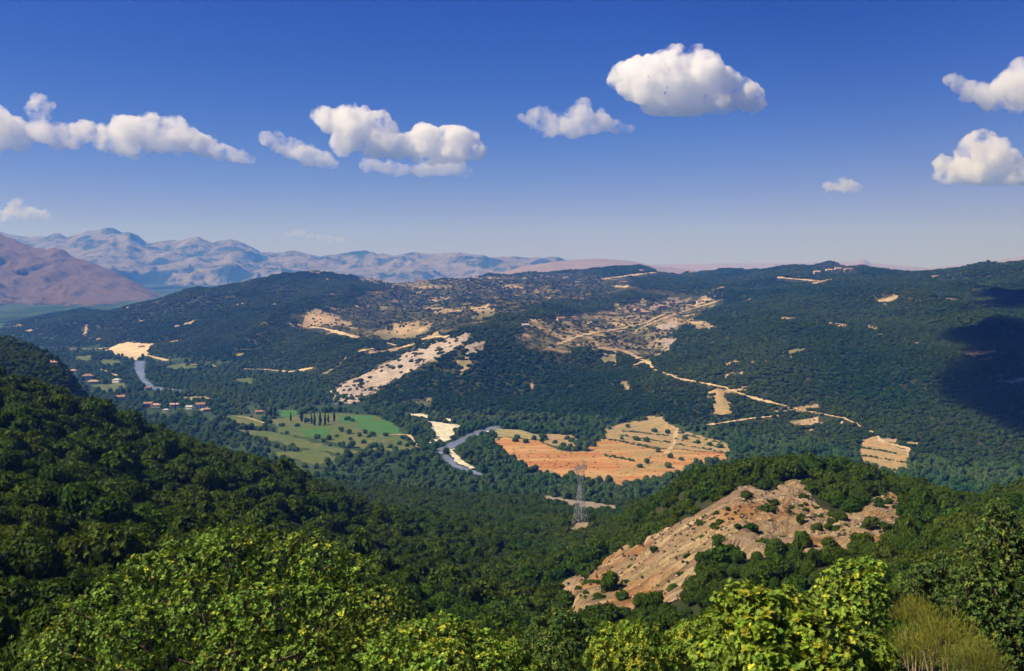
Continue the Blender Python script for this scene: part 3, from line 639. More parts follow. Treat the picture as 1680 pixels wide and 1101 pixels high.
def zone_label(nm, x, y, r_):
    size = 'small' if r_ < 1.8 else ('medium-sized' if r_ < 2.8 else 'large')
    if nm == 'oak_tree':
        side = 'at the left edge of' if x < 120 else ('left of the big bright oak on' if x < 330 else ('just above the big bright oak on' if x < 640 else 'in the gully at the foot of'))
        row = 'low down' if y > 950 else ('partway up' if y > 860 else 'higher up')
        return '%s dark green oak %s, %s the left hillside' % (size, row, side)
    side = 'in the hollow left of' if x < 960 else ('below the rock ribs of' if x < 1200 else ('under the scree of' if x < 1420 else 'to the right of'))
    row = 'close to the foreground trees' if y > 960 else ('halfway up' if y > 880 else 'high up')
    return '%s scrub tree %s, %s the bare scar' % (size, row, side)
for ks, nm, lab, grp in ((kl, 'oak_tree', 'dark green rounded oak scrub tree on the left foreground hillside', 'oak trees on the left hillside'),
                         (kr, 'scrub_tree', 'low dark green scrub tree on the hill around the bare eroded scar', 'scrub trees on the right hillside')):
    for i in ks:
        lab = zone_label(nm, px[i], py[i], sc[i])
        tree_thing(nm, MS_near[rng.integers(len(MS_near))], (X[i], Y[i], Z[i]-.2), (sc[i], sc[i], hs[i]), rng.uniform(0, 6.28), lab, 'tree', grp)
rest = np.ones(X.size, bool); rest[kl] = False; rest[kr] = False
a = rest & (Y < 240); b = rest & (Y >= 240)
scatter('near_woodland', 'dense dark green oak scrub covering the near hillsides', 'woodland', np.stack([X[a], Y[a], Z[a]-.2], -1), np.stack([sc[a], sc[a], hs[a]], -1), C_near, 7)
scatter('hillside_woodland', 'green oak scrub covering the ridges of the near hills', 'woodland', np.stack([X[b], Y[b], Z[b]-.2], -1), np.stack([sc[b], sc[b], hs[b]], -1), C_near2, 6)
# middle slope
X, Y = grid_pts(470, 930, 5.0); Z = ground(X, Y); px, py = proj(X, Y, Z)
keep = (rng.uniform(size=X.size) > soil_at(px, py, Y)*.9) & ~open_mask(px, py, Y); keep &= ~(np.hypot(X-(950-CX)/F*612, Y-612) < 7)
keep &= ~((np.abs(px-952) < 20) & (Y > 560) & (Y < 612))
X, Y, Z = X[keep], Y[keep], Z[keep]; sc = 3.0*rng.uniform(.55, 1.35, X.size)*(1+.3*fbm2(X/40, Y/40, 2)); hs = sc*rng.uniform(.9, 1.4, X.size)
scatter('slope_woodland', 'green scrub woodland on the slope below the pylon', 'woodland', np.stack([X, Y, Z-.2], -1), np.stack([sc, sc, hs], -1), C_near2, 6)
# valley floor
X, Y = grid_pts(900, 3300, 7.5); Z = ground(X, Y); px, py = proj(X, Y, Z)
floor = (Z < -214)
dens = .52 + .7*fbm2(X/130, Y/130, 4)
riv = (px > 600) | ((py < 665) & (py > 600)); dens = np.where(riv, dens+.25, dens)
meadow = inpoly(px, py, [(100, 560), (215, 560), (215, 640), (330, 655), (450, 660), (440, 760), (300, 740), (100, 660)]); dens = np.where(meadow, dens-.12, dens)
dens = np.where((px < 180) & (py < 560), .28, dens)
HPX = [(329, 670), (337, 675), (311, 671), (286, 667), (256, 668), (243, 668), (198, 657), (144, 622), (153, 629), (76, 617), (120, 612), (192, 628), (244, 640), (272, 676), (425, 679)]
near_h = np.zeros(X.size, bool)
for hx_, hy_ in HPX: near_h |= (np.abs(px-hx_) < 9) & (py > hy_-3) & (py < hy_+13)
k = floor & (rng.uniform(size=X.size) < dens) & ~open_mask(px, py, Y) & ~near_h
Xv, Yv, Zv = X[k], Y[k], Z[k]; sc = 4.2*rng.uniform(.5, 1.35, Xv.size); hs = sc*rng.uniform(1.0, 1.9, Xv.size)
scatter('valley_woodland', 'blue-green trees crowding the valley floor along the river', 'woodland', np.stack([Xv, Yv, Zv-.2], -1), np.stack([sc, sc, hs], -1), C_mid, 6)
# far slopes
PTS = []; SCL = []; OP = []; OS = []
for D1, D2, stp in ((930, 1700, 5.8), (1700, 2700, 8.0), (2700, 5000, 11.5)):
    X, Y = grid_pts(D1, D2, stp); Z = ground(X, Y); px, py = proj(X, Y, Z)
    wb_ = 3*vnoise2(X/20, Y/20) + 22*fbm2(X/80, Y/80, 4)*smooth(1400, 2200, Y); s = soil_at(px+wb_, py+.4*wb_, Y); s = np.maximum(s, clear_at(X, Y))
    k = (Z >= -214) & ~open_mask(px, py, Y)
    r = rng.uniform(size=X.size)
    gl = .93 + .25*fbm2(X/200, Y/200, 4)
    band = inpoly(px, py, soil_polys[23][0])
    k &= (r > np.clip(s*1.35, 0, .9)) & (r < np.where(s > 0, 1.1, gl))
    k &= ~(band & (rng.uniform(size=X.size) < .1))
    ol = k & (s > .3) & (rng.uniform(size=X.size) < .6)
    k &= ~ol
    big = 1+.35*fbm2(X/90, Y/90, 3); q = stp*.72*big*rng.uniform(.6, 1.4, X.size)*np.where((s > .2) & ~inpoly(px, py, scarps[0]), .6, 1); hq = np.minimum(q, 5.5)*rng.uniform(.55, 1.1, X.size)
    PTS.append(np.stack([X, Y, Z-.3], -1)[k]); SCL.append(np.stack([q, q, hq], -1)[k])
    OP.append(np.stack([X, Y, Z-.3], -1)[ol]); OS.append((np.stack([q, q, hq], -1)*.8)[ol])
scatter('distant_forest', 'blue-green forest covering the hills across the valley', 'forest', np.concatenate(PTS), np.concatenate(SCL), C_far, 6)
scatter('olive_groves', 'grey-green olive trees dotted over the terraced slopes', 'olive grove', np.concatenate(OP), np.concatenate(OS), C_olive, 4)
print('instances', sum(map(len, PTS)), len(Xv))

# ------------------------------------------------------------------ bushes on the scar, each one a thing
def scz(x, y):
    j = int((y-SCY[0, 0])/st); i = int((x-SCX[0, 0])/st)
    return SCZ[j, i] if 0 <= j < SCZ.shape[0] and 0 <= i < SCZ.shape[1] and SCI[j, i] else float(ground(x, y))
bush = [(1258, 846, 2.9, 1.1, 'wide dark bush high on the scar below its left summit'), (1232, 878, 2.7, 1, 'dark bush in the middle left of the bare scar'), (1253, 903, 2.4, 1, 'rounded bush low on the scar under two wider bushes'),
 (1312, 862, 1.5, 1.7, 'slim upright dark shrub in the centre of the bare scar'), (1316, 905, 2.6, 1.7, 'tall bush below the slim upright shrub on the scar'), (1341, 876, 1.9, 1.2, 'small round bush alone on pale scree right of the centre'),
 (1430, 873, 2.9, 1, 'wide bush near the right end of the bare scar'), (1396, 838, 3.2, 1.1, 'big dark bush hanging over the upper edge of the scree'), (1370, 826, 3.0, 1.1, 'dark bush beside the big one on the upper scar edge'), (1457, 832, 1.7, 1, 'small bush at the top of the right scree patch'),
 (1287, 915, 2.8, 1.2, 'bush at the foot of the scree below the tall bush'), (1073, 910, 1.5, 1.3, 'small dark bush on the orange soil left of the rock ribs'), (1036, 956, 1.6, 1.3, 'small bush standing on the lower rock ribs'), (1104, 974, 2.2, .9, 'low bush on the bottom right of the rock ribs'),
 (950, 974, 1.5, 1.1, 'low bush at the lower left tip of the scar'), (1147, 866, 1.2, 1, 'tiny bush growing on the upper rock ribs'), (1002, 992, 3.0, 1.7, 'tall dark bush in the lower left of the scar'), (1152, 934, 2.0, 1.2, 'bush at the right side of the rock ribs'),
 (1120, 950, 1.6, .8, 'sparse low shrub between the rock ribs'), (1210, 880, 1.5, .8, 'small shrub in the gully between ribs and scree'), (1180, 905, 2.5, 1.2, 'bush where the scar meets the lower woodland'), (1225, 820, 2.3, 1, 'bush on the crest end above the rock ribs'), (1300, 835, 1.0, 1, 'tiny tuft in the highest bare patch'), (1360, 900, 2.3, 1, 'low bush at the lower right edge of the scree')]
for x, y, r_, asp, lab in bush:
    p = look(x, y); tree_thing('bush', MS_near2[rng.integers(6)], (p[0], p[1], scz(p[0], p[1])-.3*r_*.4), (r_, r_, r_*asp), rng.uniform(0, 6.28), lab, 'bush', 'bushes on the bare scar')
k = np.argwhere(SCI); k = k[rng.choice(len(k), 420)]; k = k[fbm2(SCX[k[:, 0], k[:, 1]]/9, SCY[k[:, 0], k[:, 1]]/9, 2) > -.05]
for a, b in k:
    if fbm2(np.array([SCX[a, b]/14+4]), np.array([SCY[a, b]/14]), 3)[0] < .02: continue
    r_ = rng.uniform(.4, 1.0) + 1.3*rng.uniform()**3; xx, yy = proj(SCX[a, b], SCY[a, b], SCZ[a, b])
    tree_thing('bush', MS_near2[rng.integers(6)], (SCX[a, b], SCY[a, b], SCZ[a, b]-.25*r_), (r_*1.15, r_, r_*rng.uniform(.7, 1.2)), rng.uniform(0, 6.28),
               'small green bush clinging to the rock ribs on the left of the scar' if xx < 1190 else 'small green bush dotted over the pale scree on the right of the scar', 'bush', 'bushes on the bare scar')
k = np.argwhere(SCI); k = k[rng.choice(len(k), 1500)]
pts = np.array([(SCX[a, b], SCY[a, b], SCZ[a, b]-.1) for a, b in k]); den = fbm2(pts[:, 0]/12, pts[:, 1]/12, 3) > -.05; pts = pts[den]
q = rng.uniform(.2, .65, len(pts))**1.2
scatter('scar_tufts', 'small dry tufts dotted over the bare scar', 'tufts', pts, np.stack([q, q, q], -1), C_olive, 4)
ci_, cf_ = ICO[1]
rc = bpy.data.collections.new('rocks')
M_rock = soil_mat('pale_rock', (.42, .33, .24), (.52, .42, .3), 1.0)
for i in range(4):
    v = ci_*np.array([1, .8, .6])*(1+.3*vnoise3(ci_[:, 0]*1.7+i*9, ci_[:, 1]*1.7, ci_[:, 2]*1.7))[:, None]
    rc.objects.link(bpy.data.objects.new('rock_source', mesh('rock', v, cf_, [M_rock])))
k = np.argwhere(SCI); k = k[rng.choice(len(k), 2200)]
pts = np.array([(SCX[a, b], SCY[a, b], SCZ[a, b]) for a, b in k]); q = .1 + .35*rng.uniform(0, 1, len(pts))**4
scatter('scar_rubble', 'loose pale rubble lying on the bare scar', 'rubble', pts, np.stack([q, q, q], -1), rc, 4)

# ------------------------------------------------------------------ valley trees that stand alone
cyp_me = [crown_mesh('crown', M_cyp, 400+i, 500, .12, 0, core=1, shape='tall') for i in range(3)]
cyps = [(492, 690, 17), (497, 692, 19), (503, 693, 16), (511, 697, 21), (518, 699, 22), (525, 699, 20), (533, 697, 22), (540, 694, 18), (546, 692, 16), (478, 690, 15), (443, 686, 20), (449, 687, 18), (436, 685, 16), (325, 668, 15), (342, 672, 18), (287, 672, 14), (178, 606, 15), (184, 607, 17), (191, 607, 16), (198, 607, 15), (205, 608, 14)]
cy_lab = 'tall dark cypress in the row at the top of the green valley fields'
for x, y, h in cyps:
    h *= rng.uniform(.75, 1.15); p = look(x+rng.uniform(-2.5, 2.5), y+rng.uniform(-2, 2), 900); r_ = h/3.4
    lab = cy_lab if x > 430 else ('dark cypress beside the white houses of the valley village' if x > 250 else 'narrow dark poplar in the clump left of the upper river')
    tree_thing('cypress', cyp_me[rng.integers(3)], (p[0], p[1], p[2]-.5), (r_*.75, r_*.75, r_), rng.uniform(0, 6), lab, 'tree', 'cypresses in the valley')
solo = [(505, 692, 0), (560, 708, 0), (572, 712, 0), (575, 722, 0), (530, 725, 0), (520, 720, 0), (540, 722, 0), (600, 712, 0), (605, 718, 0), (612, 716, 0), (590, 716, 0), (632, 716, 0), (552, 717, 0), (470, 712, 0), (488, 700, 0), (462, 700, 0), (578, 692, 0), (570, 690, 0), (597, 728, 0), (615, 734, 0), (640, 735, 0), (655, 730, 0), (668, 733, 0), (660, 720, 0),
        (848, 720, 1), (862, 727, 1), (845, 725, 1), (876, 722, 1), (896, 723, 1), (910, 728, 1), (1060, 760, 1), (1097, 768, 1), (1142, 760, 1), (1100, 752, 1), (1118, 756, 1), (1130, 772, 1), (1050, 768, 1), (1080, 742, 1), (1000, 705, 1), (1030, 702, 1), (1020, 722, 1), (1045, 724, 1), (1062, 726, 1), (1125, 722, 1), (1145, 728, 1), (1165, 732, 1), (1180, 736, 1), (1095, 712, 1), (1075, 710, 1), (1120, 712, 1),
        (930, 722, 1), (938, 726, 1), (946, 730, 1), (925, 732, 1), (936, 736, 1), (948, 738, 1), (956, 735, 1), (940, 740, 1), (928, 740, 1), (950, 727, 1), (965, 728, 1), (972, 724, 1)]
for x, y, kk in solo:
    p = look(x, y, 900); r_ = rng.uniform(3.0, 5.2)
    tree_thing('field_tree', MS_mid[rng.integers(6)], (p[0], p[1], p[2]-.2), (r_, r_, r_*rng.uniform(1, 1.35)), rng.uniform(0, 6),
               'bushy tree dotted among the red and terraced fields' if kk else 'bushy tree dotted among the green valley meadows', 'tree', 'trees in the red fields' if kk else 'trees in the green meadows')
# dry tufts over the ploughed field
FT = []
for _ in range(900):
    x, y = rng.uniform(808, 1200), rng.uniform(684, 800)
    if any(inpoly(np.array([x]), np.array([y]), fields[i_][1])[0] for i_, f_ in enumerate(fields) if f_[2] in (M_red, M_terr)) : FT.append(look(x, y, 900))
FT = np.array(FT); q = rng.uniform(.25, 1.1, len(FT)); FT[:, 2] += .2
scatter('field_weeds', 'low weeds and thistles scattered over the red field', 'weeds', FT, np.stack([q*1.6, q*1.6, q*.7], -1), C_olive, 4)
# hedge lines on the terraces
HP = []
for a, b in (((1000, 722), (1080, 738)), ((993, 748), (1040, 757)), ((1015, 715), (1100, 728)), ((1020, 708), (1095, 716)), ((1110, 722), (1195, 738)), ((1110, 730), (1195, 745)), ((1115, 712), (1190, 730)), ((1410, 748), (1488, 760)), ((1412, 735), (1470, 745)), ((1410, 762), (1484, 776))):
    for t in np.linspace(0, 1, 34):
        if rng.uniform() < .75:
            p = look(a[0]+(b[0]-a[0])*t+rng.uniform(-1, 1), a[1]+(b[1]-a[1])*t+rng.uniform(-.8, .8), 900); HP.append(p)
HP = np.array(HP); q = rng.uniform(1.0, 2.6, len(HP))
scatter('terrace_hedges', 'ragged green hedges along the terrace edges', 'hedge', HP, np.stack([q, q, q], -1), C_mid, 6)

# ------------------------------------------------------------------ houses
def plain_mat(name, c, rough=.85):
    m, nt, out = newmat(name); c2 = tuple(x*.8 for x in c)
    bsdf(nt, out, mix(nt, ramp(nt, noise(nt, .6, 5), .35, .65), c, c2), rough, .2); return m
WALLS = [plain_mat('white_render', (.80, .76, .68)), plain_mat('cream_render', (.70, .60, .44)), plain_mat('pink_render', (.62, .42, .34)), plain_mat('stone_wall', (.5, .44, .36))]
ROOFS = [plain_mat('clay_roof_tiles', (.36, .20, .13)), plain_mat('pale_roof_tiles', (.58, .36, .25)), plain_mat('grey_slab_roof', (.5, .47, .43))]
M_glass = plain_mat('dark_window_glass', (.03, .035, .045), .15); M_wood = plain_mat('wooden_door', (.16, .09, .05))
def house(px_, py_, w, d, h, rz, wall, roof, label, group, hip=False):
    p = look(px_, py_, 900); t = empty('house', (p[0], p[1], p[2]+.2), rz); tag(t, label, 'house', group)
    b = MB(); b.box((0, 0, h/2-1), (w, d, h+2)); obj('wall', b.mesh('wall', WALLS[wall]), t)
    r_ = MB(); e = .6; rh = d*.27; X_ = w/2+e; Y_ = d/2+e; hx = w/2-d/2 if hip else X_
    r_.v = [(-X_, -Y_, h+.02), (X_, -Y_, h+.02), (X_, Y_, h+.02), (-X_, Y_, h+.02), (-max(hx, .3), 0, h+rh), (max(hx, .3), 0, h+rh)]
    r_.f = [(0, 1, 5, 4), (2, 3, 4, 5), (1, 2, 5), (3, 0, 4), (0, 3, 2, 1)]
    ro = obj('roof', r_.mesh('roof', ROOFS[roof]), t)
    c = MB(); c.box((w*.25, d*.12, h+rh*.9), (.8, .8, 1.8)); obj('chimney', c.mesh('chimney', WALLS[wall]), ro)
    wm = MB(); wm.box((0, 0, 0), (1.3, .12, 1.5)); wme = wm.mesh('window', M_glass)
    for fl in range(1 if h < 4.5 else 2):
        n = max(2, int(w/4))
        for i in range(n):
            x = -w/2 + (i+.5)*w/n
            if fl == 0 and i == n//2: continue
            obj('window', wme, t, (x, -d/2-.03, 1.6+3*fl))
    wm2 = MB(); wm2.box((0, 0, 0), (.12, 1.3, 1.5)); wme2 = wm2.mesh('window', M_glass)
    for y in (-d/4, d/4): obj('window', wme2, t, (-w/2-.03, y, 1.6 if h < 4.5 else 4.6))
    dm = MB(); dm.box((-w/2+(max(2, int(w/4))//2+.5)*w/max(2, int(w/4)), -d/2-.04, 1.05), (1.1, .12, 2.1)); obj('door', dm.mesh('door', M_wood), t)
GV, GP, GR = 'houses of the valley village', 'houses on the plateau village', 'houses along the far skyline'
HS = [(329, 670, 13, 9, 6.4, .3, 0, 0, 'white two-storey house with red roof, brightest in the valley village', GV), (337, 675, 15, 7, 3.2, .9, 1, 1, 'long low cream shed just right of the bright white house', GV), (311, 671, 10, 7, 3.4, -.2, 0, 2, 'small white house left of the brightest house', GV),
 (286, 667, 13, 7, 3.4, .1, 0, 1, 'low white house by a cypress in the middle of the village', GV), (256, 668, 14, 8, 3.6, .0, 1, 1, 'wide cream house with pale roof on the village left side', GV), (243, 668, 12, 9, 5.6, .2, 2, 0, 'pinkish house with red roof beside the wide cream house', GV),
 (198, 657, 13, 10, 6, .2, 2, 0, 'pink house with bright red roof just above the dark ridge', GV), (144, 622, 20, 13, 6.5, .25, 2, 0, 'large building with broad terracotta roof near the left edge', GV), (153, 629, 19, 10, 3.6, .25, 1, 1, 'long pale annex in front of the terracotta roofed building', GV),
 (84, 617, 9, 6, 3.2, .3, 3, 1, 'small stone house on the wooded shoulder behind the left ridge', GV), (120, 612, 14, 9, 5, .1, 1, 1, 'cream house left of the terracotta roofed building', GV), (192, 628, 15, 9, 5.5, -.3, 0, 2, 'white house among trees between pink house and river', GV),
 (244, 640, 12, 8, 4.5, .4, 1, 0, 'small house with red roof on the left river bank', GV), (272, 676, 9, 6, 3.2, 0, 0, 2, 'tiny white shed below the village road', GV), (425, 679, 10, 7, 3.4, .3, 1, 0, 'lone small house in the trees left of the cypress row', GV), (232, 570, 13, 8, 4.2, 0, 3, 1, 'stone building at the edge of the sandy quarry', GV),
 (1100, 500, 16, 10, 6, .2, 1, 0, 'cream house with red roof at the plateau village right end', GP), (1112, 498, 14, 10, 6.2, -.2, 0, 0, 'white house with red roof near the plateau village end', GP), (1085, 505, 16, 10, 5.5, .4, 2, 1, 'pinkish house in the middle of the plateau village', GP), (1072, 508, 15, 9, 5.5, 0, 0, 1, 'white house with pale roof in the plateau village', GP),
 (1058, 515, 17, 9, 5, .2, 1, 1, 'cream house with pale roof below the plateau village street', GP), (1045, 510, 14, 9, 6, .5, 1, 0, 'cream house at the left of the plateau village', GP), (1148, 497, 16, 10, 6, .1, 0, 0, 'white house where the plateau road ends on the right', GP), (1130, 504, 12, 8, 5, .1, 3, 1, 'stone house on the lower side of the plateau road', GP),
 (920, 526, 15, 9, 5, .3, 1, 0, 'cream house above the small cypress wood on the slope', GP), (942, 524, 15, 9, 5, 0, 2, 0, 'pink house right of the small cypress wood', GP), (862, 536, 13, 8, 3.6, .2, 0, 2, 'isolated white barn at the left of the plateau fields', GP), (1034, 522, 14, 8, 4, .1, 3, 1, 'stone barn beside the tan plateau terraces', GP),
 (640, 464, 24, 12, 7, .1, 1, 1, 'cream house on the far skyline left of the gap', GR), (622, 463, 22, 12, 7, .3, 2, 0, 'pink house furthest left along the far skyline', GR), (656, 464, 22, 12, 7, -.2, 0, 0, 'white house with red roof on the far skyline', GR), (690, 463, 22, 12, 7, 0, 2, 0, 'pink house at the right of the skyline hamlet', GR),
 (780, 458, 24, 12, 7, .2, 0, 1, 'lone white house on the skyline in the middle', GR), (1135, 449, 22, 12, 7, 0, 2, 0, 'pink house on the crest right of the summit', GR), (1052, 446, 20, 12, 6, .3, 0, 1, 'white house just under the wooded summit', GR), (861, 459, 16, 10, 5, .3, 1, 2, 'small yellow lit house under the skyline', GR),
 (1375, 444, 22, 12, 7, .1, 0, 1, 'white house on the right hilltop hamlet', GR), (1360, 446, 20, 12, 6, .1, 1, 1, 'cream house on the right hilltop hamlet left side', GR), (1392, 444, 26, 12, 5, .1, 1, 0, 'long yellow building on the right hilltop', GR), (1340, 449, 20, 12, 6, .1, 3, 1, 'stone house lowest on the right hilltop', GR)]
for h_ in HS: house(*h_, hip=(len(h_[8]) % 2 == 0))
# chapel ruin on the round summit
p = look(515, 449, 900); t = empty('ruined_fort', (p[0], p[1], p[2])); tag(t, 'low dark stone ruin on the round summit of the left skyline', 'ruin')
b = MB(); b.box((0, 0, 3), (46, 10, 8)); obj('wall', b.mesh('wall', WALLS[3]), t)
b = MB(); b.box((-12, 0, 8.5), (14, 9, 9)); obj('tower', b.mesh('tower', WALLS[3]), t)

# ------------------------------------------------------------------ pylon
M_steel = plain_mat('galvanised_steel', (.34, .36, .37), .5)
def pylon(base):
    t = empty('pylon', base, .95); tag(t, 'grey lattice electricity pylon with forked head standing on the wooded slope', 'pylon')
    w0, w1, H1 = 3.7, .95, 23.5
    wz = lambda z: w0 + (w1-w0)*(max(z, 0)/H1)**.8
    C4 = [(-1, -1), (1, -1), (1, 1), (-1, 1)]
    for cx_, cy_ in C4:
        b = MB(); b.tube([(cx_*wz(z), cy_*wz(z), z) for z in (-1.5, 0, 5, 10, 15, 20, H1)], .17, 4); obj('leg', b.mesh('leg', M_steel), t)
    lv = [0, 5.2, 9.6, 13.2, 16.2, 18.8, 21.2, H1]
    for a_, z0 in enumerate(lv[:-1]):
        z1 = lv[a_+1]; b = MB()
        for i in range(4):
            A, B = C4[i], C4[(i+1) % 4]
            b.tube([(A[0]*wz(z0), A[1]*wz(z0), z0), (B[0]*wz(z1), B[1]*wz(z1), z1)], .10, 4)
            b.tube([(B[0]*wz(z0), B[1]*wz(z0), z0), (A[0]*wz(z1), A[1]*wz(z1), z1)], .10, 4)
            b.tube([(A[0]*wz(z1), A[1]*wz(z1), z1), (B[0]*wz(z1), B[1]*wz(z1), z1)], .09, 4)
        obj('cross_brace', b.mesh('cross_brace', M_steel), t)
    for s in (-1, 1):
        b = MB(); n = 5
        for y in (-.9, .9):
            b.tube([(s*.9, y, H1), (s*4.4, y*.7, 33.5)], .13, 4); b.tube([(s*.2, y, H1+.4), (s*2.9, y*.7, 33.5)], .11, 4)
        for k in range(n):
            z0 = H1 + k*2; q0 = (s*(.9+3.5*k/n), s*(.2+2.7*(k+1)/n))
            for y in (-.8, .8): b.tube([(q0[0], y, z0), (q0[1], y, z0+2)], .08, 4); b.tube([(q0[1], y, z0+2), (s*(.9+3.5*(k+1)/n), y, z0+2)], .07, 4)
        obj('fork_arm', b.mesh('fork_arm', M_steel), t)
        b = MB()
        for y in (-.6, .6): b.tube([(s*2.9, y, 34.6), (s*3.7, 0, 38.2)], .10, 4); b.tube([(s*4.6, y, 34.6), (s*3.7, 0, 38.2)], .10, 4)
        obj('peak', b.mesh('peak', M_steel), t)
    b = MB()
    for z in (33.5, 34.7):
        for y in (-.7, .7): b.tube([(-7.6, y*.4, 33.9), (-5, y, z), (5, y, z), (7.6, y*.4, 33.9)], .13, 4)
    for k in range(12):
        x = -6+k
        for y in (-.7, .7): b.tube([(x, y, 33.5), (x+.5, y, 34.7), (x+1, y, 33.5)], .07, 4)
    obj('cross_arm', b.mesh('cross_arm', M_steel), t)
    for x in (-7.2, 0, 7.2):
        b = MB(); b.tube([(x, 0, 33.7), (x, 0, 32.9), (x, 0, 32.5), (x, 0, 31.8), (x, 0, 31.2)], [.08, .2, .12, .2, .06], 6); obj('insulator', b.mesh('insulator', M_glass), t)
pp = np.array([(952-CX)/F*612, 612.0, 0]); pp[2] = (YH-858)/F*612
pylon((pp[0], pp[1], float(ground(pp[0], pp[1]))))
print('pylon ground', float(ground(pp[0], pp[1])), pp[2])

# ------------------------------------------------------------------ foreground trees, leaf by leaf
def leaf_template(kind):
    if kind == 'lobed':      # deeply lobed leaf, folded on its midrib
        o = [(0, 0), (.10, .16), (.34, .20), (.22, .36), (.50, .52), (.26, .60), (.32, .84), (.10, .78), (0, 1.08)]
    elif kind == 'oval': o = [(0, 0), (.16, .2), (.27, .5), (.18, .82), (0, 1.05)]
    else: o = [(0, 0), (.018, .3), (.018, .7), (0, 1)]
    R = [(x, y, abs(x)*.35 - .25*y*y) for x, y in o]; L = [(-x, y, abs(x)*.35 - .25*y*y) for x, y in o[1:-1]]
    v = R + L; n = len(o); f = []
    mid_ = [0, n-1]
    # fan from the midrib: triangles between consecutive outline points and the nearest midrib point
    v.append((0, .5, -.06)); m = len(v)-1
    for i in range(n-1): f.append((i, i+1, m))
    ll = [0] + list(range(n, n+n-2)) + [n-1]
    for i in range(len(ll)-1): f.append((ll[i+1], ll[i], m))
    return np.array(v, float), np.array(f)
def rotz(a): c, s = math.cos(a), math.sin(a); return np.array([[c, -s, 0], [s, c, 0], [0, 0, 1]])
def rotx(a): c, s = math.cos(a), math.sin(a); return np.array([[1, 0, 0], [0, c, -s], [0, s, c]])
def spray_template(kind, n, seed, lo=.2, hi=1.1, stem=.6):
    r = np.random.default_rng(seed); lv, lf = leaf_template(kind); V = []; Fc = []; T = []; off = 0
    for i in range(n):
        el = r.uniform(lo, hi); R = rotz(i*2.4 + r.uniform(-.3, .3)) @ rotx(el) @ rotz(0)
        s = r.uniform(.7, 1.15); base_ = np.array([0, 0, stem*i/n])
        roll = r.uniform(-.5, .5); c, q = math.cos(roll), math.sin(roll); RY = np.array([[c, 0, q], [0, 1, 0], [-q, 0, c]])
        p = (lv*s) @ RY.T @ R.T + base_
        V.append(p); Fc.append(lf+off); off += len(p)
        g = r.uniform(.75, 1.2); T.append(np.full((len(p), 3), g))
    return np.concatenate(V), np.concatenate(Fc), np.concatenate(T)
TIPS = {}
def bases(nrm, r):
    up = nrm/np.linalg.norm(nrm, axis=1)[:, None]
    a = np.cross(up, r.normal(size=up.shape)); a /= np.linalg.norm(a, axis=1)[:, None]
    return np.stack([a, np.cross(up, a), up], -1)     # columns
def foliage(blobs, kind, nspray, leaf, mat, seed, nleaf=6, yellow=.15, upb=.6, shell=.72, hang=False):
    """leaf sprays through the volume of the crown's boughs"""
    r = np.random.default_rng(seed); B = np.array(blobs, float)
    w = B[:, 3]**2; k = r.choice(len(B), nspray, p=w/w.sum())
    d = r.normal(size=(nspray, 3)); d[:, 2] += .3; d /= np.linalg.norm(d, axis=1)[:, None]
    rr = B[k, 3]*(shell + (1.0-shell)*r.uniform(size=nspray)**.6)*(1+.38*vnoise3(d[:, 0]*3.2+k*3.7, d[:, 1]*3.2, d[:, 2]*3.2)); rr = rr*np.where(r.uniform(size=nspray) < .12, r.uniform(1.05, 1.32, nspray), 1)
    pos = B[k, :3] + d*rr[:, None]*np.array([1, 1, .8])
    nrm = d + np.array([0, 0, upb]) + r.normal(size=d.shape)*.3
    Bm = bases(nrm, r); sz = leaf*r.uniform(.7, 1.25, nspray)
    out = []
    tp = [spray_template(kind, nleaf, seed*7+i) for i in range(5)]
    V = []; Fc = []; Tn = []; off = 0
    which = r.integers(0, 5, nspray)
    # random sprays tinted paler and yellower: sunlit leaf tips painted into the colour
    yel = (r.uniform(size=nspray) < yellow)
    for i in range(5):
        m = which == i; tv, tf, tt_ = tp[i]; n = m.sum()
        if n == 0: continue
        P = np.einsum('nij,vj->nvi', Bm[m], tv)*sz[m][:, None, None] + pos[m][:, None, :]
        V.append(P.reshape(-1, 3)); Fc.append((tf[None] + (np.arange(n)*len(tv))[:, None, None]).reshape(-1, 3)+off); off += n*len(tv)
        g = r.uniform(.45, 1.4, n); c = np.stack([g*np.where(yel[m], 2.3, 1), g*np.where(yel[m], 1.55, 1), g*np.where(yel[m], 1.2, 1)], -1)
        Tn.append((c[:, None, :]*tt_[None]).reshape(-1, 3))
    return mesh('foliage', np.concatenate(V), np.concatenate(Fc), [mat], False, np.concatenate(Tn)), pos, Bm, sz
def at(px_, py_, D): return np.array([(px_-CX)/F*D, D, (YH-py_)/F*D])
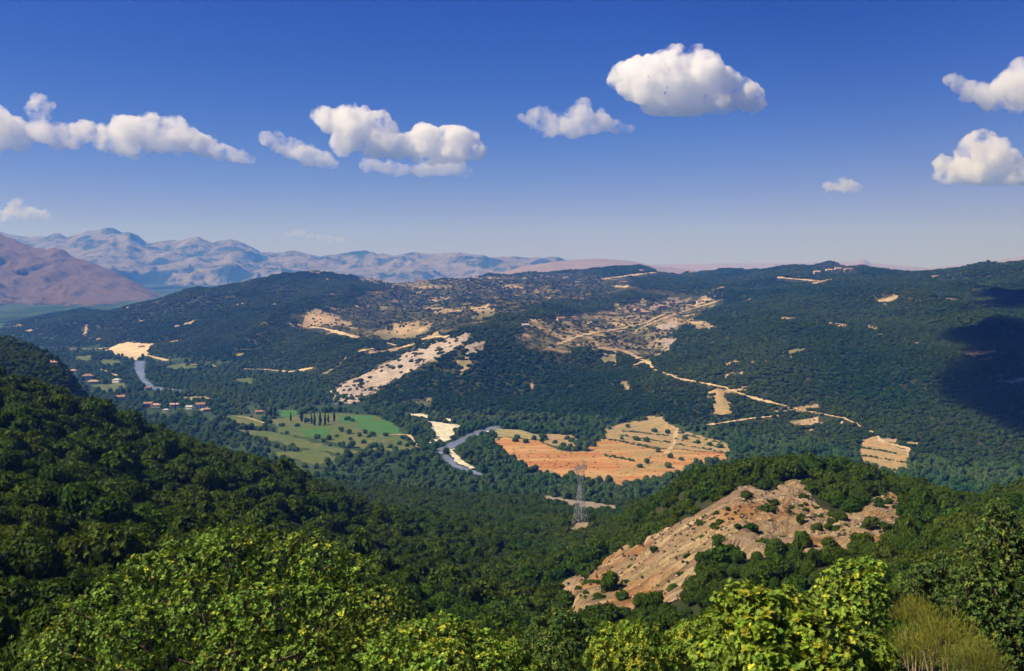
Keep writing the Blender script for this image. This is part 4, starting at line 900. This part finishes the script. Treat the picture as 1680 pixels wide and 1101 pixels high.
def fg_tree(name, label, cat, D, blobs_px, kind, nspray, leaf, mat, seed, group=None, nleaf=6, yellow=.15, bark=None, single=0, trunk_px=None, shell=.72, upb=.6):
    r = random.Random(seed); blobs = []
    for (bx, by, br, dd) in blobs_px:
        c = at(bx, by, D+dd); blobs.append((c[0], c[1], c[2], br*.88*(D+dd)/F))
    B = np.array(blobs); cx_ = float(B[:, 0].mean()) if trunk_px is None else (trunk_px-CX)/F*D
    cyy = float(B[:, 1].mean()); gz_ = float(ground(cx_, cyy)); base = Vector((cx_, cyy, gz_))
    t = empty(name, base); tag(t, label, cat, group)
    rel = [(b_[0]-cx_, b_[1]-cyy, b_[2]-gz_, b_[3]) for b_ in blobs]
    me, pos, Bm, sz = foliage(rel, kind, nspray, leaf, mat, seed, nleaf, yellow, shell=shell, upb=upb)
    f = obj('foliage', me, t); f['kind'] = 'stuff'
    bk = bark or M_bark
    b = MB(); top = max(q[2] for q in rel)*.62; th = max(.12, top*.025)
    b.tube([(0, 0, -.5), (th*.5, 0, top*.3), (-th*.4, th*.5, top*.65), (0, 0, top)], [th*1.3, th, th*.8, th*.5], 8); obj('trunk', b.mesh('trunk', bk, True), t)
    for q in rel:
        if q[3] < .25: continue
        b = MB(); s0 = Vector((0, 0, top*r.uniform(.35, .9))); e = Vector(q[:3]); mm = s0.lerp(e, .55) + Vector((r.uniform(-.2, .2), r.uniform(-.2, .2), -.08*(e-s0).length))
        b.tube([s0, mm, e], [th*.55, th*.35, th*.12], 6)
        for _ in range(7):
            a = Vector((r.gauss(0, 1), r.gauss(0, 1), abs(r.gauss(0, .8))+.1)).normalized()*q[3]*.95; a.z *= .8
            b.tube([mm.lerp(e, r.uniform(.3, 1)), e+a*.5, e+a], [th*.14, th*.09, th*.03], 4)
        obj('limb', b.mesh('limb', bk, True), t)
    if single:
        lv, lf = leaf_template(kind)
        lms = [mesh('leaf', lv*np.array([1, 1, z]), lf, [mat], False, np.tile(np.array(c), (len(lv), 1))) for z, c in ((1, (1., 1., 1.)), (-.6, (1.25, 1.1, .9)), (1.4, (1.6, 1.35, 1)), (.4, (.75, .85, .9)))]
        vis = pos[:, 2]*1.0 - pos[:, 1]*.6 ; o_ = np.argsort(-vis)[:int(single*1.6)]; rr_ = np.random.default_rng(seed+5); o_ = rr_.permutation(o_)[:single]
        for i in o_:
            q = obj('leaf', lms[rr_.integers(4)], t, pos[i] + Bm[i][:, 2]*leaf*.9)
            Mx = Matrix(Bm[i].tolist()).to_4x4() @ Matrix.Rotation(rr_.uniform(0, 6.28), 4, 'Z') @ Matrix.Rotation(rr_.uniform(.1, 1.0), 4, 'X')
            q.rotation_euler = Mx.to_euler(); q.scale = (leaf*1.3,)*3
    return t
GF = 'leafy trees in the foreground'
fg_tree('oak_tree', 'big sunlit oak tree filling the lower left foreground', 'tree', 42,
  [(300, 925, 52, 0), (370, 915, 55, -1), (450, 920, 55, 0), (520, 928, 52, 0), (580, 945, 45, .5), (240, 945, 45, 0), (190, 975, 42, -.5), (140, 1010, 45, 0), (330, 1000, 75, -2), (430, 1010, 80, -3), (530, 1010, 75, -2), (610, 1000, 50, -1), (220, 1050, 75, -2), (100, 1070, 60, -1), (380, 1090, 80, -4), (500, 1100, 80, -4), (620, 1080, 65, -3), (410, 885, 25, 0), (350, 890, 24, 0), (480, 890, 22, 0)],
  'lobed', 5000, .15, M_fgA, 11, GF, 6, .16)
fg_tree('oak_tree', 'pale green oak at the bottom between the big left oak and the centre', 'tree', 38,
  [(690, 1050, 45, 0), (740, 1050, 42, 0), (790, 1068, 38, 0), (650, 1080, 50, -1), (720, 1105, 60, -2), (790, 1110, 50, -1)], 'lobed', 1500, .15, M_fgA, 12, GF, 6, .28)
fg_tree('maple_tree', 'darker round leafy tree at the bottom centre beside the scar', 'tree', 60,
  [(920, 1025, 38, 0), (890, 1045, 35, 0), (950, 1045, 35, 0), (860, 1075, 35, -1), (915, 1080, 50, -2), (965, 1090, 40, -1)], 'oval', 1700, .16, M_fgC, 13, GF, 7, .25)
fg_tree('maple_tree', 'small yellow-green tree at the bottom left of centre', 'tree', 45,
  [(830, 1080, 35, 0), (800, 1100, 30, 0), (860, 1105, 35, 0)], 'oval', 900, .13, M_fgB, 14, GF, 7, .3)
fg_tree('maple_tree', 'yellow-green bushy tree right of the dark centre tree', 'tree', 46,
  [(1010, 1052, 38, 0), (1050, 1050, 36, 0), (990, 1080, 36, -1), (1045, 1090, 48, -1), (1100, 1075, 42, 0), (1120, 1050, 32, 1), (1150, 1040, 28, 2)], 'oval', 2200, .14, M_fgB, 15, GF, 7, .3)
fg_tree('plane_tree', 'nearest tree with large bright lobed leaves at the lower right', 'tree', 22,
  [(1215, 990, 34, 0), (1250, 1000, 36, 0), (1290, 1000, 34, .2), (1330, 1010, 30, .3), (1190, 1030, 40, 0), (1250, 1050, 55, -.5), (1320, 1050, 50, -.5), (1380, 1060, 42, 0), (1430, 1075, 35, 0), (1180, 1080, 50, -.3), (1270, 1100, 60, -1), (1360, 1110, 60, -1), (1440, 1110, 40, 0), (1390, 1015, 20, .5), (1190, 985, 16, 0)],
  'lobed', 2300, .125, M_fgB, 16, GF, 6, .2, single=290)
fg_tree('oak_tree', 'mid green oak behind the large-leaved tree on the right', 'tree', 50,
  [(1400, 945, 32, 0), (1430, 940, 28, 0), (1370, 965, 34, 0), (1420, 980, 40, -1), (1350, 990, 32, 0), (1450, 1000, 32, 0), (1400, 1020, 45, -1)], 'lobed', 1500, .17, M_fgA, 17, GF, 6, .18)
fg_tree('oak_tree', 'small leafy oak between the right oak and the tall dark beech', 'tree', 58,
  [(1520, 940, 26, 0), (1550, 930, 26, 0), (1570, 950, 30, 0), (1500, 960, 26, 0), (1540, 975, 36, 0)], 'oval', 900, .16, M_fgC, 18, GF, 7, .2)
fg_tree('beech_tree', 'tall conical dark beech tree at the right edge', 'tree', 44,
  [(1640, 835, 22, 0), (1635, 862, 28, 0), (1655, 885, 36, 0), (1610, 890, 28, 0), (1600, 920, 32, 0), (1650, 925, 48, 0), (1690, 910, 40, 0), (1580, 950, 30, 0), (1620, 965, 46, -.5), (1680, 970, 55, -.5), (1600, 1005, 42, 0), (1660, 1020, 60, -1), (1710, 1030, 60, 0), (1610, 1050, 45, -.5), (1670, 1080, 60, -1), (1625, 1095, 45, 0), (1720, 1090, 60, 0), (1560, 985, 24, 0)],
  'oval', 4600, .13, M_fgC, 19, GF, 7, .30, trunk_px=1665)
# broom with bare forked stems
def broom(px_, py_, D, R, label, seed):
    r = random.Random(seed); c = at(px_, py_, D); g = float(ground(c[0], c[1])); t = empty('broom_shrub', (c[0], c[1], g)); tag(t, label, 'shrub')
    top = c[2]-g; b = MB(); tw = MB()
    for i in range(6):
        a = i*1.05 + r.uniform(-.2, .2); e = Vector((math.cos(a)*R*.6, math.sin(a)*R*.6, top*.85)); m1_ = Vector((e.x*.25, e.y*.25, top*.55))
        s = MB(); s.tube([(0, 0, 0), m1_, e], [.05, .04, .015], 5)
        for k in range(7):
            q = m1_.lerp(e, r.uniform(0, 1)); s.tube([q, q+Vector((r.gauss(0, .2), r.gauss(0, .2), .45))*R*.7], [.016, .006], 4)
        obj('stem', s.mesh('stem', M_paleb, True), t)
    n = 1700; rr_ = np.random.default_rng(seed)
    lv, lf = leaf_template('thin'); d = rr_.normal(size=(n, 3)); d[:, 2] = abs(d[:, 2]); d /= np.linalg.norm(d, axis=1)[:, None]
    pos = np.array([0, 0, top-R*.9]) + d*R*rr_.uniform(.35, 1.0, n)[:, None]
    Bm = bases(d*.5+np.array([0, 0, .9])+rr_.normal(size=d.shape)*.5, rr_)
    lv2 = lv[:, [0, 2, 1]]
    V = (np.einsum('nij,vj->nvi', Bm, lv2)*.22*rr_.uniform(.6, 1.3, n)[:, None, None] + pos[:, None, :]).reshape(-1, 3)
    Fc = (lf[None]+(np.arange(n)*len(lv))[:, None, None]).reshape(-1, 3)
    cc = np.repeat(rr_.uniform(.7, 1.4, n), len(lv))[:, None]*np.ones((1, 3))
    o = obj('foliage', mesh('foliage', V, Fc, [M_broom], False, cc), t); o['kind'] = 'stuff'
broom(1550, 1010, 24, .95, 'yellowish broom shrub with pale forked stems at the lower right', 31)
broom(1500, 1040, 25, .8, 'smaller yellowish broom shrub left of the forked broom', 32)
broom(1500, 985, 34, .8, 'dull green broom shrub behind the yellowish ones', 33)
broom(1600, 1060, 22, .7, 'low broom shrub at the foot of the tall dark beech', 34)

# ------------------------------------------------------------------ clouds: hulls of fractal puffs filled with even white vapour
def vapour(name, dens, wl):
    m, nt, out = newmat(name); v = nt.nodes.new('ShaderNodeVolumePrincipled')
    v.inputs['Color'].default_value = (1, .985, .95, 1); v.inputs['Anisotropy'].default_value = .1; v.inputs['Absorption Color'].default_value = (1, 1, 1, 1)
    n_ = noise(nt, 1/wl, 5, 'Object', .62); k_ = ramp(nt, n_, .41, .58); k_.node.clamp = True
    nt.links.new(math_(nt, 'MULTIPLY', k_, dens), v.inputs['Density'])
    nt.links.new(v.outputs[0], out.inputs['Volume']); return m
def cloud(label, D, blobs, base, dens, seed, vox=None, world_blobs=None, rough=1.0, flatb=None):
    iv, jf = ICO[2]; vs = []; fs = []; off = 0; r = random.Random(seed)
    if world_blobs is None:
        wb = []; bl2 = list(blobs)
        for (x1, y1, q1), (x2, y2, q2) in zip(blobs[:-1], blobs[1:]):
            if math.hypot(x2-x1, y2-y1) > (q1+q2)*.45:
                for t in (.25, .5, .75): bl2.append((x1+(x2-x1)*t, y1+(y2-y1)*t + r.uniform(-1, 1)*.2*min(q1, q2), (q1+(q2-q1)*t)*r.uniform(.65, .95)))
        for x, y, q in bl2:
            dd = r.uniform(-1, 1)*q/F*D*.8; c = at(x, y, D); wb.append((c[0], c[1]+dd, c[2], q/F*D))
            for _ in range(20):   # smaller puffs budding from the big one
                a = Vector((r.gauss(0, 1.3), r.gauss(0, 1), r.gauss(.3, .8))).normalized()*(q/F*D)*r.uniform(.75, 1.2); s = r.uniform(.14, .45)
                wb.append((c[0]+a.x, c[1]+dd+a.y, c[2]+a.z, q/F*D*s))
        zb = (YH-base)/F*D
    else: wb = world_blobs; zb = flatb
    wb = np.array(wb); c0 = wb[:, :3].mean(0)
    for x, y, z, q in wb:
        p = iv*q*1.08 + np.array([x, y, z]); vs.append(p); fs.append(jf+off); off += len(p)
    v = np.concatenate(vs); f = np.concatenate(fs)
    ext = np.ptp(v[:, 0]); vx = vox or ext/82
    me = mesh('cloud_hull', v-c0, f); o = bpy.data.objects.new('hull', me); COL.objects.link(o)
    md = o.modifiers.new('r', 'REMESH'); md.mode = 'VOXEL'; md.voxel_size = vx
    ev = o.evaluated_get(bpy.context.evaluated_depsgraph_get()); m2_ = bpy.data.meshes.new_from_object(ev)
    bpy.data.objects.remove(o); bpy.data.meshes.remove(me)
    n = len(m2_.vertices); co = np.zeros(n*3, np.float32); m2_.vertices.foreach_get('co', co); co = co.reshape(-1, 3)
    no = np.zeros(n*3, np.float32); m2_.vertices.foreach_get('normal', no); no = no.reshape(-1, 3)
    L = np.percentile(wb[:, 3], 94)*1.25; w = 0; A = 1
    for k in range(5):
        q = co/L*(2**k)+seed*3.1+k*11
        w = w + A*(1-2*np.abs(vnoise3(q[:, 0], q[:, 1], q[:, 2]))); A *= .55
    co = co + no*(w*.20*L*rough)[:, None]
    zz = zb-c0[2]; under = co[:, 2] < zz
    co[under, 2] = zz + (co[under, 2]-zz)*.3
    m2_.vertices.foreach_set('co', co.ravel()); m2_.materials.clear(); m2_.materials.append(vapour('cloud_vapour', dens*1.5, max(L*1.0, 170))); m2_.update()
    m2_.name = 'cloud'
    o = obj('cloud', m2_, None, c0); tag(o, label, 'cloud', 'cumulus clouds'); return o
CL = [
 ('largest bright cumulus cloud high in the centre right sky', 7500, [(1022, 128, 20), (1045, 118, 20), (1055, 140, 30), (1090, 118, 26), (1108, 102, 20), (1125, 105, 22), (1150, 118, 26), (1175, 132, 25), (1205, 145, 18), (1215, 142, 10), (1225, 160, 20), (1238, 172, 13), (1130, 145, 40), (1085, 155, 32), (1180, 165, 24), (1010, 130, 10)], 186, .016),
 ('wispy cloud just left of the largest cumulus', 8200, [(878, 188, 10), (895, 188, 12), (915, 205, 16), (958, 170, 9), (955, 190, 15), (940, 210, 16), (985, 200, 14), (1010, 208, 10), (1035, 211, 6), (855, 192, 5), (900, 215, 12)], 228, .007),
 ('cloud cut by the left edge of the sky', 8600, [(-10, 205, 28), (15, 215, 22), (30, 235, 14), (-50, 215, 40)], 246, .010),
 ('small tower cloud near the left edge', 8600, [(65, 172, 14), (55, 180, 10), (68, 195, 14), (62, 215, 16), (90, 225, 18), (115, 222, 16), (145, 215, 15), (125, 235, 13)], 246, .009),
 ('long sloping cloud bank on the left', 8600, [(180, 222, 15), (205, 212, 20), (235, 218, 22), (285, 212, 20), (265, 225, 24), (305, 228, 20), (335, 242, 15), (365, 250, 13), (392, 258, 9), (412, 262, 5), (175, 238, 12), (222, 240, 20)], 268, .011),
 ('ragged low cloud linking the two left cloud banks', 8900, [(435, 228, 9), (455, 235, 13), (480, 245, 14), (505, 255, 15), (530, 262, 12), (545, 270, 8)], 276, .008),
 ('big double-humped cumulus left of the centre', 8600, [(530, 190, 15), (545, 200, 18), (575, 190, 15), (600, 200, 18), (622, 196, 12), (630, 215, 18), (570, 215, 22), (610, 232, 25), (655, 240, 18), (700, 228, 20), (730, 226, 20), (760, 232, 20), (782, 248, 14), (700, 250, 22), (745, 252, 20), (565, 238, 18)], 266, .015),
 ('pale grey underlayer cloud below the double-humped cumulus', 8900, [(600, 272, 10), (640, 276, 11), (690, 278, 11), (720, 274, 14), (750, 276, 13), (765, 282, 8)], 294, .006),
 ('torn cloud at the upper right edge', 7600, [(1560, 130, 8), (1575, 138, 10), (1600, 148, 14), (1625, 158, 18), (1650, 145, 18), (1660, 128, 14), (1685, 140, 34), (1730, 140, 40)], 182, .009),
 ('rounded cumulus at the right edge over the hills', 9000, [(1605, 232, 16), (1590, 250, 20), (1625, 250, 24), (1650, 268, 22), (1545, 268, 10), (1552, 285, 14), (1585, 280, 20), (1630, 285, 22), (1670, 285, 22), (1700, 290, 20)], 303, .012),
 ('small flat lone cloud low in the right sky', 11000, [(1360, 306, 7), (1378, 303, 10), (1392, 306, 9), (1405, 309, 7)], 318, .008),
 ('pink low cloud above the left mountains', 20000, [(28, 336, 9), (20, 350, 10), (50, 350, 10), (72, 352, 7), (78, 360, 6), (5, 356, 9)], 364, .0035),
 ('faint pink cloud behind the distant mountain ridge', 36000, [(470, 386, 5), (488, 381, 6), (503, 386, 5), (540, 392, 5), (560, 394, 4)], 398, .0012),
]
for i, (lab, D, bl, base, dens) in enumerate(CL): cloud(lab, D, bl, base, dens, 50+i)
# the cloud overhead, out of the picture, that shades the right-hand hillside
def over(points, zc, seed):
    wb = []
    for x, y, q in points:
        g = look(x, y, 900); t_ = (zc-g[2])/sdir.z; c = g + np.array(sdir)*t_; wb.append((c[0], c[1], c[2], q))
    return wb
shade = [(1763, 560, 74), (1783, 605, 84), (1803, 645, 88), (1768, 665, 37), (1848, 565, 158), (1718, 540, 37), (1818, 695, 65), (1908, 625, 186), (1978, 565, 242), (1655, 482, 51), (1715, 480, 84), (1795, 482, 121), (1605, 512, 24), (1565, 503, 19), (1673, 530, 30), (1728, 600, 28)]
cloud('cumulus overhead whose shadow darkens the right-hand hillside', 0, None, 0, .03, 90, 28, over(shade, 1250, 3), .8, 1190)

# ------------------------------------------------------------------ haze
v = [(x, y, z) for z in (-275, 780) for y in (-120, 23000) for x in (-16000, 16000)]
hz = obj('haze', mesh('haze', v, [(0, 2, 3, 1), (4, 5, 7, 6), (0, 1, 5, 4), (2, 6, 7, 3), (0, 4, 6, 2), (1, 3, 7, 5)]))
m, nt, out = newmat('summer_haze'); vp = nt.nodes.new('ShaderNodeVolumePrincipled')
vp.inputs['Color'].default_value = (.10, .30, 1.0, 1); vp.inputs['Absorption Color'].default_value = (1, 1, 1, 1); vp.inputs['Density'].default_value = 1.0e-4; vp.inputs['Anisotropy'].default_value = 0.1
nt.links.new(vp.outputs[0], out.inputs['Volume']); hz.data.materials.append(m); hz['kind'] = 'stuff'
